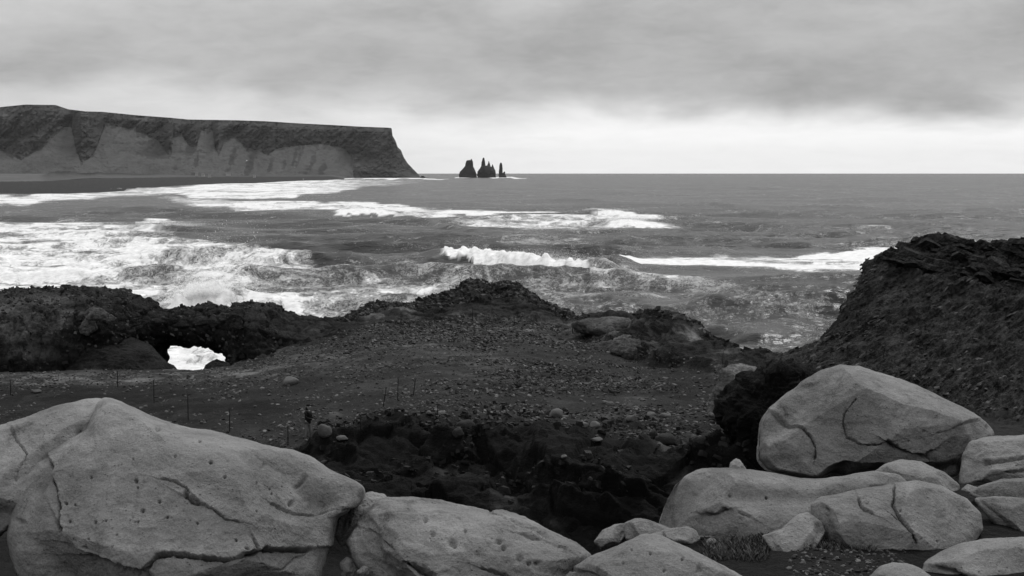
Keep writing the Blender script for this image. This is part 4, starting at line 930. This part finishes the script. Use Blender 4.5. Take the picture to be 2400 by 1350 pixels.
# ------------------------------------------------------------------ scattered rock pieces
def ico():
    t = (1 + 5 ** .5) / 2
    v = np.array([(-1,t,0),(1,t,0),(-1,-t,0),(1,-t,0),(0,-1,t),(0,1,t),(0,-1,-t),(0,1,-t),(t,0,-1),(t,0,1),(-t,0,-1),(-t,0,1)], float); v /= np.linalg.norm(v[0])
    f = np.array([(0,11,5),(0,5,1),(0,1,7),(0,7,10),(0,10,11),(1,5,9),(5,11,4),(11,10,2),(10,7,6),(7,1,8),(3,9,4),(3,4,2),(3,2,6),(3,6,8),(3,8,9),(4,9,5),(2,4,11),(6,2,10),(8,6,7),(9,8,1)])
    return v, f
IV, IF = ico()
def subdiv(v, f):
    cache = {}; v = [tuple(q) for q in v]; nf = []
    def mid(a, b):
        k = (min(a, b), max(a, b))
        if k not in cache:
            q = (np.array(v[a]) + np.array(v[b])) / 2; q /= np.linalg.norm(q); v.append(tuple(q)); cache[k] = len(v) - 1
        return cache[k]
    for a, b, c in f:
        ab, bc, ca = mid(a, b), mid(b, c), mid(c, a); nf += [(a,ab,ca),(b,bc,ab),(c,ca,bc),(ab,bc,ca)]
    return np.array(v), np.array(nf)
IV2, IF2 = subdiv(IV, IF); IV3, IF3 = subdiv(IV2, IF2)
def scatter(name, mask, count, smin, smax, flat, mat, label, cat, power=2.2, sink=.2, rowlim=None, parent=None, kind='stuff', shard=False, grid=None):
    """loose stones strewn evenly by area over part of the relief"""
    A = T if grid is None else grid
    e1 = A[1:, :-1] - A[:-1, :-1]; e2 = A[:-1, 1:] - A[:-1, :-1]
    ar = np.linalg.norm(np.cross(e1, e2), axis=-1) * mask[:-1, :-1]
    p = (ar / ar.sum()).ravel(); idx = rng.choice(len(p), count, p=p)
    r, c = idx // ar.shape[1], idx % ar.shape[1]; fr_, fc_ = rng.random(count)[:, None], rng.random(count)[:, None]
    pos = A[r, c] * (1 - fr_) * (1 - fc_) + A[r + 1, c] * fr_ * (1 - fc_) + A[r, c + 1] * (1 - fr_) * fc_ + A[r + 1, c + 1] * fr_ * fc_
    s = smin + (smax - smin) * rng.random(count) ** power
    if shard:
        base = np.array([(-1,-.6,-1),(.8,-.9,-1),(1,.5,-1),(-.5,.8,-1),(-.8,-.5,1),(.6,-.8,1),(.8,.4,1),(-.4,.6,1)], float); fa = np.array(BQ)
    else: base, fa = IV, IF
    nv = len(base)
    sc = s[:, None] * np.stack([rng.uniform(.7, 1.5, count), rng.uniform(.6, 1.2, count), flat * rng.uniform(.6, 1.3, count)], 1)
    V = base[None] * (1 + rng.uniform(-.3, .3, (count, nv, 1))) * sc[:, None, :]
    a = rng.uniform(0, 6.28, count); ca, sa = np.cos(a)[:, None], np.sin(a)[:, None]
    tx, ty = rng.normal(0, .25, count)[:, None], rng.normal(-.1 if shard else 0, .25, count)[:, None]
    xx = V[..., 0] * ca - V[..., 1] * sa; yy = V[..., 0] * sa + V[..., 1] * ca
    zz = V[..., 2] + xx * tx + yy * ty
    if shard: zz = zz + (.38 if name == 'shards' else -.2) * xx            # the beds dip
    V = np.stack([xx, yy, zz], -1) + pos[:, None, :] + np.array([0, 0, 1.0]) * (s * flat * (1 - sink * 2))[:, None, None] * .5
    Fq = (fa[None] + (np.arange(count) * nv)[:, None, None]).reshape(-1, fa.shape[1])
    tint = np.repeat(rng.random(count) ** 2.2, nv)
    o = mesh_from(name, V.reshape(-1, 3), Fq, mat, False, {'tint': tint}, parent)
    if parent is None: tag(o, label, cat, None, kind)
    else: o['kind'] = kind
    return o
vis = (Vg < 1350) & (Ug > -250) & (Ug < 2650)
stony = sm(fbm(x / 7, y / 7, 0 * x + 5, 4), -.25, .35)
mk = vis * (Lg > 7.05) * (Lg < 10.3) * (Ug < 1800) * (.25 + stony) * (1 - .85 * sm(tone, -.15, -.5))
scatter('gravel', mk, 20000, .025, .12, .5, M_GRAVEL, 'loose pale gravel strewn over the dark slope and path', 'gravel', 3.0)
mk2 = vis * np.exp(-((Ug - 1330) / 240) ** 2) * ((Lg > 7.2) & (Lg < 10.4)) * stony + vis * np.exp(-((Ug - 1000) / 200) ** 2) * ((Lg > 9.4) & (Lg < 10.4)) * .8
scatter('scree', mk2, 9000, .04, .15, .45, M_GRAVEL, 'angular broken stones thickly strewn on the right side of the slope', 'scree', 2.2, shard=True)
mo = vis * (Lg > 9.6) * (Lg < 13.2) * (Ug > 1795)
scatter('shards', mo * (.15 + sm(fbm(x / 3, y / 3, z / 2 + 7, 3), -.2, .3)), 4200, .03, .22, .25, M_SHARD, None, None, 2.8, parent=OUT, shard=True)
mkn = vis * (Lg > 10.6) * (Lg < 12.6) * (Ug > 790) * (Ug < 1385)
scatter('rubble', mkn * (Lg > 11.2), 3200, .05, .24, .5, M_SHARD, None, None, 2.0, parent=KNOLL, shard=True)
AG = tube_rock.grid; scatter('rubble', np.where((AG[..., 1] < 124.5) & (AG[..., 2] > 9.5), 1.0, 0.0) + np.where((AG[..., 2] > 13.6), 1.0, 0.0), 3200, .04, .19, .6, M_SHARD, None, None, 2.6, parent=arch, shard=True, grid=AG)
mkl = vis * (Lg > 10.6) * (Lg < 12.6) * (Ug > 1385) * (Ug < 1800)
scatter('rubble', mkl * (Lg > 11.8) * (Ug > 1500), 500, .08, .3, .45, M_SHARD, None, None, 2.0, parent=LEDGE, shard=True)
mng = (Lg > .3) * (Lg < 1.0) * (Ug > 1840) * (Ug < 2120)
mgw = vis * (Lg > 5.6) * (Lg < 7.6) * (Ug > 740) * (Ug < 1800)
scatter('gully_rubble', mgw * (fbm(x / 4, y / 4, z, 3) > 0), 1500, .03, .2, .5, M_SHARD_G, 'broken black rock lying on the ledges of the gully wall', 'rubble', 2.4, shard=True)
scatter('near_gravel', mng * 1.0, 5000, .005, .02, .6, M_GRAVEL, 'fine gravel on the bare earth between the foreground boulders', 'gravel', 2.5)

# slabs piled on the crest of the outcrop: parts of it, shared meshes
def slab_mesh(i):
    r = np.random.default_rng(50 + i)
    n = 7; a = np.sort(r.uniform(0, 2 * math.pi, n)); a = np.linspace(0, 2 * math.pi, n, endpoint=False) + r.normal(0, .22, n)
    rr = r.uniform(.7, 1.1, n); b = np.stack([np.cos(a) * rr, np.sin(a) * rr * .75, np.full(n, -.5) + r.normal(0, .1, n)], 1)
    t = np.stack([np.cos(a) * rr * .85, np.sin(a) * rr * .62, np.full(n, .5) + r.normal(0, .12, n)], 1)
    me = bpy.data.meshes.new('rock_slab')
    me.from_pydata(np.concatenate([b, t]).tolist(), [], [tuple(range(n - 1, -1, -1)), tuple(range(n, 2 * n))] + [(k, (k + 1) % n, n + (k + 1) % n, n + k) for k in range(n)])
    me.materials.append(M_SHALE); return me
SM = [slab_mesh(i) for i in range(9)]
cap_top = [(2078,604),(2110,588),(2135,575),(2160,562),(2200,552),(2220,549),(2260,560),(2300,570),(2350,568),(2400,566),(2700,562)]
cap_bot = [(2078,610),(2110,612),(2150,628),(2230,648),(2300,655),(2400,668),(2700,690)]
r0 = random.Random(5)
for i in range(300):
    u = r0.uniform(2085, 2560); vt_, vb_ = pl(u, cap_top), pl(u, cap_bot)
    k = r0.random() ** .8; v = vb_ + (vt_ + 5 - vb_) * k
    if i < 60: u = 2082 + (2500 - 2082) * i / 60; v = pl(u, cap_top) + 6; k = 1
    d = 97.5 + 3.2 * k + r0.uniform(-.3, .3)
    p = P(u, v, d); o = bpy.data.objects.new('rock_slab', SM[i % 9]); COL.objects.link(o); o.parent = OUT
    s = r0.uniform(.28, .75) * (1.35 if r0.random() < .2 else 1)
    o.location = tuple(p); o.scale = (s * r0.uniform(1, 1.7), s, s * r0.uniform(.22, .5)); o.rotation_euler = (r0.gauss(-.1, .2), r0.gauss(.28, .18), r0.gauss(0, .5))

# individual stones
def stone_mesh(seed, k=2):
    v, f = (IV3, IF3)
    q = v * (1 + .30 * fbm(v[:, 0] * 1.1 + seed * 7, v[:, 1] * 1.1, v[:, 2] * 1.1, 3)[:, None] + .05 * fbm(v[:, 0] * 4, v[:, 1] * 4 + seed, v[:, 2] * 4, 2)[:, None])
    r_ = np.random.default_rng(seed + 90)
    for _ in range(9):
        n_ = r_.normal(size=3); n_ /= np.linalg.norm(n_); dt = q @ n_; q = q - np.maximum(dt - dt.max() * r_.uniform(.62, .85), 0)[:, None] * n_ * .9
    me = bpy.data.meshes.new('stone'); me.from_pydata(q.tolist(), [], f.tolist()); me.shade_smooth(); me.materials.append(M_STONE); return me
STM = [stone_mesh(i) for i in range(8)]
M_STONE_D = mat_plain('dark_stone', 0.014, 0.35, 6, 0.9, 0.2, 0.08)
dark_me = STM[3].copy(); dark_me.materials.clear(); dark_me.materials.append(M_STONE_D)
def put_stone(u, v, wpx, hpx, label, group=None, me=None, rz=None, i=[0]):
    r = hit(u, v)
    if r[0] is None: return
    i[0] += 1
    dd = r[0].y; k = dd / F
    o = bpy.data.objects.new('stone', me or STM[i[0] % 8]); COL.objects.link(o)
    o.location = (r[0].x, r[0].y, r[0].z + hpx * k * .28)
    o.scale = (wpx * k * .5, wpx * k * .42, hpx * k * .55); o.rotation_euler = (0, random.uniform(-.12, .12), rz if rz is not None else 0.0)
    tag(o, label, 'stone', group)
for a in [(683,900,38,24,'pale oval stone lying alone on the path right of the arch opening'),(761,1022,36,34,'pale upright rounded stone just right of the standing person'),
          (803,1030,30,13,'low flat pale stone right of the upright stone near the person'),(1305,978,40,26,'largest pale rounded stone on the slope right of centre'),
          (1366,1000,26,17,'left of two touching pale stones below the largest rounded stone'),(1394,1002,27,19,'right of two touching pale stones below the largest rounded stone'),
          (1396,1034,34,13,'flat bright lozenge stone at the rim of the gully'),(1478,986,25,17,'dull rounded stone left of the pair on the right slope'),
          (1527,977,24,17,'round pale stone, left of a pair on the right slope'),(1559,978,30,12,'flat pale stone, right of a pair on the right slope'),
          (1035,972,24,13,'flat pale slab stone in the middle of the slope behind a thin stake'),(1005,970,14,10,'small pale angular stone left of the flat slab stone'),
          (999,997,12,6,'small bright flat stone above the gully rim left of centre'),(561,888,20,11,'small pale stone on the far path right of the opening'),
          (84,920,28,10,'flat light stone on the near edge of the path at the left'),(43,902,22,9,'rounded light stone on the path beside the leftmost stake'),
          (289,883,15,9,'small pale stone on the path beside the second stake'),(82,886,16,7,'light stone on the far side of the path at the left'),
          (1432,950,22,12,'pale flat stone lying among the scree left of the dark hollow'),(1545,1043,12,7,'small bright sliver of stone by the dark rounded rock'),
          (1418,945,18,9,'small pale stone at the top of the scree hollow'),(1322,1072,16,8,'dull stone on the gully rim below the touching pair')]:
    put_stone(*a)
put_stone(1564, 1040, 58, 32, 'dark rounded rock on the gravel near the right end of the gully rim', me=dark_me)
put_stone(1533, 1026, 24, 24, 'small dark rock beside the dark rounded rock', me=dark_me)
put_stone(1095, 1003, 52, 26, 'dark rounded boulder on the gully rim below the flat slab stone', me=dark_me)
put_stone(1075, 1022, 30, 26, 'dark rock just under the rounded boulder on the gully rim', me=dark_me)
inflate('stone', [(1709,1104),(1712,1084),(1724,1074),(1736,1080),(1748,1098),(1746,1112)], 11.5, .05, B, 'small angular pale stone behind the left end of the long low boulder', cat='stone', n_ring=18, m=60, seed=41, rough=.05)
inflate('stone', [(1654,1272),(1658,1263),(1668,1260),(1679,1264),(1680,1274),(1666,1279)], 9.75, .03, B, 'small round speckled stone in front of the long low boulder', cat='stone', n_ring=14, m=44, seed=42)
inflate('stone', [(1690,1254),(1700,1248),(1712,1252),(1708,1262),(1694,1263)], 9.95, .03, B, 'small smooth stone in the dark hollow under the long low boulder', cat='stone', n_ring=14, m=44, seed=43)
inflate('stone', [(1722,1285),(1735,1262),(1760,1258),(1782,1272),(1778,1290),(1740,1294)], 9.85, .05, M_GROUND, 'dull earth-covered rock in the hollow between the long boulder and the kite-shaped slab', cat='stone', n_ring=20, m=60, seed=44)
# smaller loose stones, alike
r1 = random.Random(11)
n_ok = 0
for i in range(90):
    u = r1.uniform(0, 1700); v = r1.uniform(872, 992)
    if (u < 700 and v > 1000) or (u > 1350 and v < 900 and u < 1500): continue
    h_ = hit(u, v)
    if h_[0] is None or h_[0].y < 60 or h_[0].y > 125: continue
    put_stone(u, v, r1.uniform(7, 12), r1.uniform(4, 7), 'small pale stone scattered singly on the dark slope or path', 'small loose stones on the slope', rz=r1.uniform(0, 3))

# ------------------------------------------------------------------ thin stakes along the footpath
def post(u, vt, vb, label, lean=0.0):
    r = hit(u, vb)
    if r[0] is None: return
    d = r[0].y; h = max((vb - vt) * d / F, .5) if vb - vt > 3 else .9
    rad = 0.016 + 0.00013 * d
    root = empty('marker_stake', (r[0].x, d, r[0].z)); root.rotation_euler = (0, lean, 0)
    tag(root, label, 'stake', 'thin stakes marking the footpath')
    n = 8; V = []; lv = [-.15, h * .5, h - .03, h]
    for k, zz in enumerate(lv):
        rr = rad * (1, .95, .9, .5)[k]
        for j in range(n): V.append((rr * math.cos(6.2832 * j / n), rr * math.sin(6.2832 * j / n), zz))
    mesh_from('rod', V, grid_quads(4, n, True), M_METAL, True, parent=root)
    V = []
    for k in range(13):
        a = k / 12 * 6.2832
        for j in range(6):
            b = j / 6 * 6.2832; V.append(((.045 + .012 * math.cos(b)) * math.cos(a), .012 * math.sin(b), (.045 + .012 * math.cos(b)) * math.sin(a) + h + .03))
    mesh_from('eyelet', V, grid_quads(13, 6, True), M_METAL, True, parent=root)
    return root
posts = {}
for nm, u, vt, vb, lab, ln in [('a',25,892,926,'leftmost thin stake, beside light stones on the path',0),('b',276,868,908,'thin stake on the path directly in front of the whaleback rock',0),('c',361,890,944,'thin stake with a knob, in the dark bank above the corner boulder',0),
        ('d',441,926,984,'thin stake in the dark bank, between the knobbed one and the boulder slope',0),('e',538,958,1012,'thin stake rising behind the middle of the huge corner boulder',.02),('f',675,1000,1040,'faint low stake left of the standing person',0),
        ('g',898,909,954,'leaning stake, left of the close group of three on the slope',.16),('h',932,887,938,'upright stake, middle of the close group of three on the slope',.03),('i',969,888,925,'leaning stake, right of the close group of three on the slope',.13),
        ('j',1026,950,978,'short stake standing by the flat slab stone',0),('k',845,972,1010,'faint stake on the slope right of the upright stone',0),('l',877,756,770,'tiny far stake at the left foot of the knoll',0),('m',940,733,764,'far stake against the left flank of the knoll',0),
        ('n',1108,722,752,'far stake in front of the highest part of the knoll',0),('o',1205,737,764,'far stake at the pale sand right below the knoll',0),('p',1342,764,782,'far stake at the right foot of the knoll',0),('q',1405,790,816,'stake at the top of the scree beside the ledge',0),
        ('r',1495,815,852,'faint stake in front of the broken ledge',0),('s',407,842,864,'left stake of the two in the arch opening, holding a rope',0),('t',445,840,866,'right stake of the two in the arch opening, holding a rope',0.03)]:
    posts[nm] = post(u, vt, vb, lab, ln)
# slack rope between the two stakes of the opening
def rope(a, b, sag, label):
    A = Vector(a); Bq = Vector(b); V = []; n = 24
    for k in range(n + 1):
        t = k / n; p = A.lerp(Bq, t) - Vector((0, 0, sag * 4 * t * (1 - t)))
        for j in range(6): V.append((p.x, p.y + .02 * math.cos(j * 1.047), p.z + .02 * math.sin(j * 1.047)))
    tag(mesh_from('rope', V, grid_quads(n + 1, 6, True), M_METAL, True), label, 'rope')
if posts['s'] and posts['t']:
    pa = posts['s'].location; pb = posts['t'].location
    rope((pa.x, pa.y, pa.z + .6), (pb.x, pb.y, pb.z + .75), .16, 'slack rope between the two stakes in the arch opening')
    rope((pb.x, pb.y, pb.z + .75), (pb.x + 2.6, pb.y + 1.5, pb.z + .25), .08, 'rope running from the right stake to the jagged black rock')

# ------------------------------------------------------------------ grass tufts among the foreground boulders
M_GRASS = mat_gravel('dry_grass', 0.01, 0.16)
def tuft_patch(poly_u, poly_v, count, h, label):
    V = []; tint = []
    for i in range(count):
        u = random.uniform(*poly_u); v = random.uniform(*poly_v)
        r = hit(u, v)
        if r[0] is None or r[0].y > 14: continue
        p = r[0]; 
        for k in range(3):
            a = random.uniform(0, 6.28); q = h * random.uniform(.4, 1.2); wd = .0028; bx, by = math.cos(a), math.sin(a); le = random.uniform(.2, .8) * q
            o = (p.x + random.gauss(0, .015), p.y + random.gauss(0, .015), p.z - .01)
            V += [(o[0] - by * wd, o[1] + bx * wd, o[2]), (o[0] + by * wd, o[1] - bx * wd, o[2]), (o[0] + bx * le * .4 + by * wd * .7, o[1] + by * le * .4 - bx * wd * .7, o[2] + q * .7), (o[0] + bx * le, o[1] + by * le, o[2] + q)]
            tint += [random.random() ** 1.6] * 4
    if V: tag(mesh_from('grass', V, np.arange(len(V)).reshape(-1, 4), M_GRASS, False, {'tint': tint}), label, 'grass', None, 'stuff')
tuft_patch((1395, 1560), (1262, 1300), 900, .05, 'tuft of dry grass between the gully edge rocks and the pointed boulder')
tuft_patch((1650, 1800), (1240, 1315), 1100, .05, 'patch of short dry grass in the hollow in front of the long low boulder')
tuft_patch((1890, 2060), (1262, 1290), 500, .04, 'thin line of grass under the rounded cracked boulder')

# ------------------------------------------------------------------ the person on the slope
M_SKIN = mat_plain('skin', 0.16, 0.05, 5, .6); M_COAT = mat_plain('black_jacket', 0.0035, 0.3, 8, .85); M_TROU = mat_plain('pale_trousers', 0.10, 0.15, 8, .9); M_HAIR = mat_plain('black_hat', 0.002, 0.2, 8, .9)
M_SHOE = mat_plain('grey_shoes', 0.04, 0.2, 8, .8); M_LENS = mat_plain('sunglasses', 0.35, 0.1, 8, .2)
def skin(name, verts, edges, radii, mat, parent, sub_=2, root=0):
    me = bpy.data.meshes.new(name); me.from_pydata(verts, edges, []); o = bpy.data.objects.new(name, me); COL.objects.link(o)
    o.modifiers.new('s', 'SKIN'); sv = me.skin_vertices[0].data
    for i, r_ in enumerate(radii): sv[i].radius = r_ if isinstance(r_, tuple) else (r_, r_); sv[i].use_root = (i == root)
    ms = o.modifiers.new('u', 'SUBSURF'); ms.levels = sub_; ms.render_levels = sub_
    dg = bpy.context.evaluated_depsgraph_get(); ev = o.evaluated_get(dg); nm = bpy.data.meshes.new_from_object(ev)
    o.modifiers.clear(); o.data = nm; nm.shade_smooth(); nm.materials.clear(); nm.materials.append(mat); o.parent = parent; nm.name = name
    return o
r = hit(722, 1034); pz_ = r[0]
per = empty('person', tuple(pz_)); tag(per, 'person in black jacket and hat and pale trousers, walking on the slope', 'person')
sc_ = 87 * pz_.y / F / 1.78; per.scale = (sc_, sc_, sc_); per.rotation_euler = (0, 0, math.radians(-25))
# facing +x; y to the person's left
hipL, hipR = (-.02, .09, .92), (-.02, -.09, .92)
bodyV = [(-.02,0,.95),(0,0,1.12),(.02,0,1.30),(.02,0,1.44),(.035,0,1.52),(.05,0,1.60),(.055,0,1.68),(.05,0,1.74),
         (-.02,.09,.90),(.10,.10,.50),(-.02,.10,.10),(.13,.11,.05),
         (-.02,-.09,.90),(.02,-.10,.50),(-.10,-.10,.10),(.06,-.11,.05),
         (.01,.19,1.42),(.03,.24,1.17),(.27,.16,1.08),(.34,.13,1.08),
         (.01,-.19,1.42),(.05,-.23,1.18),(.30,-.14,1.10),(.37,-.10,1.10)]
bodyE = [(0,1),(1,2),(2,3),(3,4),(4,5),(5,6),(6,7),(0,8),(8,9),(9,10),(10,11),(0,12),(12,13),(13,14),(14,15),(3,16),(16,17),(17,18),(18,19),(3,20),(20,21),(21,22),(22,23)]
bodyR = [(.11,.15),(.10,.14),(.11,.16),(.09,.13),.055,.08,.095,.06,.085,.055,.038,.035,.085,.055,.038,.035,.055,.042,.032,.03,.055,.042,.032,.03]
bd = skin('body', bodyV, bodyE, bodyR, M_SKIN, per)
for s_, (hx, hy, hz) in ((1, (.34,.13,1.08)), (-1, (.37,-.10,1.10))):
    for k in range(4):
        yy = hy + (k - 1.5) * .02; ln = (.065,.075,.07,.055)[k]
        skin('finger', [(hx - .01, yy, hz), (hx + ln * .6, yy, hz + .006), (hx + ln, yy - s_ * .012, hz - .022)], [(0,1),(1,2)], [.0095,.009,.0075], M_SKIN, bd, 1)
    skin('thumb', [(hx - .02, hy - s_ * .03, hz + .01), (hx + .02, hy - s_ * .05, hz + .03), (hx + .05, hy - s_ * .045, hz + .03)], [(0,1),(1,2)], [.011,.0095,.008], M_SKIN, bd, 1)
skin('nose', [(.135,0,1.665),(.155,0,1.645)], [(0,1)], [.014,.016], M_SKIN, bd, 1)
skin('jacket', [(-.02,0,.84),(-.01,0,.98),(0,0,1.12),(.02,0,1.32),(.02,0,1.45),(.03,0,1.52),(.01,.20,1.43),(.03,.26,1.17),(.25,.17,1.085),(.31,.145,1.085),(.01,-.20,1.43),(.05,-.25,1.18),(.28,-.15,1.105),(.34,-.12,1.105)],
     [(0,1),(1,2),(2,3),(3,4),(4,5),(4,6),(6,7),(7,8),(8,9),(4,10),(10,11),(11,12),(12,13)], [(.15,.19),(.145,.18),(.14,.17),(.15,.19),(.12,.15),.085,.08,.062,.05,.045,.08,.062,.05,.045], M_COAT, per)
skin('trousers', [(-.02,0,.92),(-.02,.09,.86),(.10,.10,.50),(-.01,.10,.13),(-.02,-.09,.86),(.02,-.10,.50),(-.09,-.10,.13)], [(0,1),(1,2),(2,3),(0,4),(4,5),(5,6)], [(.12,.15),.105,.078,.062,.105,.078,.062], M_TROU, per)
for x_, y_, x2 in ((-.03,.10,.16),(-.11,-.10,.08)):
    skin('shoe', [(x_ - .02, y_, .055), ((x_ + x2) / 2, y_, .05), (x2, y_, .04)], [(0,1),(1,2)], [.052,.05,.04], M_SHOE, per, 2)
skin('hat', [(.03,0,1.70),(.035,0,1.77),(.03,0,1.83)], [(0,1),(1,2)], [.115,.112,.06], M_HAIR, per, 2)
skin('hood', [(-.02,0,1.48),(-.03,0,1.58),(0,0,1.68)], [(0,1),(1,2)], [.10,.10,.10], M_COAT, per, 2)
skin('sunglasses', [(.14,.05,1.69),(.152,0,1.69),(.14,-.05,1.69)], [(0,1),(1,2)], [.016,.012,.016], M_LENS, per, 1)
cmr = empty('camera_bag', (0, 0, 0))
bpy.data.objects.remove(cmr)
ph_p = per.matrix_basis @ Vector((.43, .02, 1.12)) if False else None
bpy.context.view_layer.update()
wp = per.matrix_world @ Vector((.42, .015, 1.12))
V = [(a * .5, b, c * .5) for a, b, c in box_verts(-.05, .05, -.09, .09, -.06, .06)]
cam_o = mesh_from('handheld_device', V, BQ, M_HAIR, False); cam_o.location = wp; cam_o.rotation_euler = (0, .2, math.radians(-25)); cam_o.scale = (sc_,) * 3
bm_ = cam_o.modifiers.new('b', 'BEVEL'); bm_.width = .006; bm_.segments = 2
tag(cam_o, 'small dark device held by the person in both hands', 'device')
hz = mesh_from('haze', box_verts(-16500, 16500, -400, 36000, -130, 420), BQ, None, False)
hm = bpy.data.materials.new('sea_haze'); hm.use_nodes = True; ht = NT(hm.node_tree); ht.n.clear()
hv = ht.new('ShaderNodeVolumePrincipled'); hv.inputs['Density'].default_value = 1.0e-5; hv.inputs['Color'].default_value = (.95, .95, .95, 1)
ho = ht.new('ShaderNodeOutputMaterial'); ht.l.new(hv.outputs[0], ho.inputs['Volume']); hz.data.materials.append(hm)
tag(hz, kind='stuff')
print('tris', sum(len(o.data.polygons) * 2 for o in COL.objects if o.type == 'MESH'))
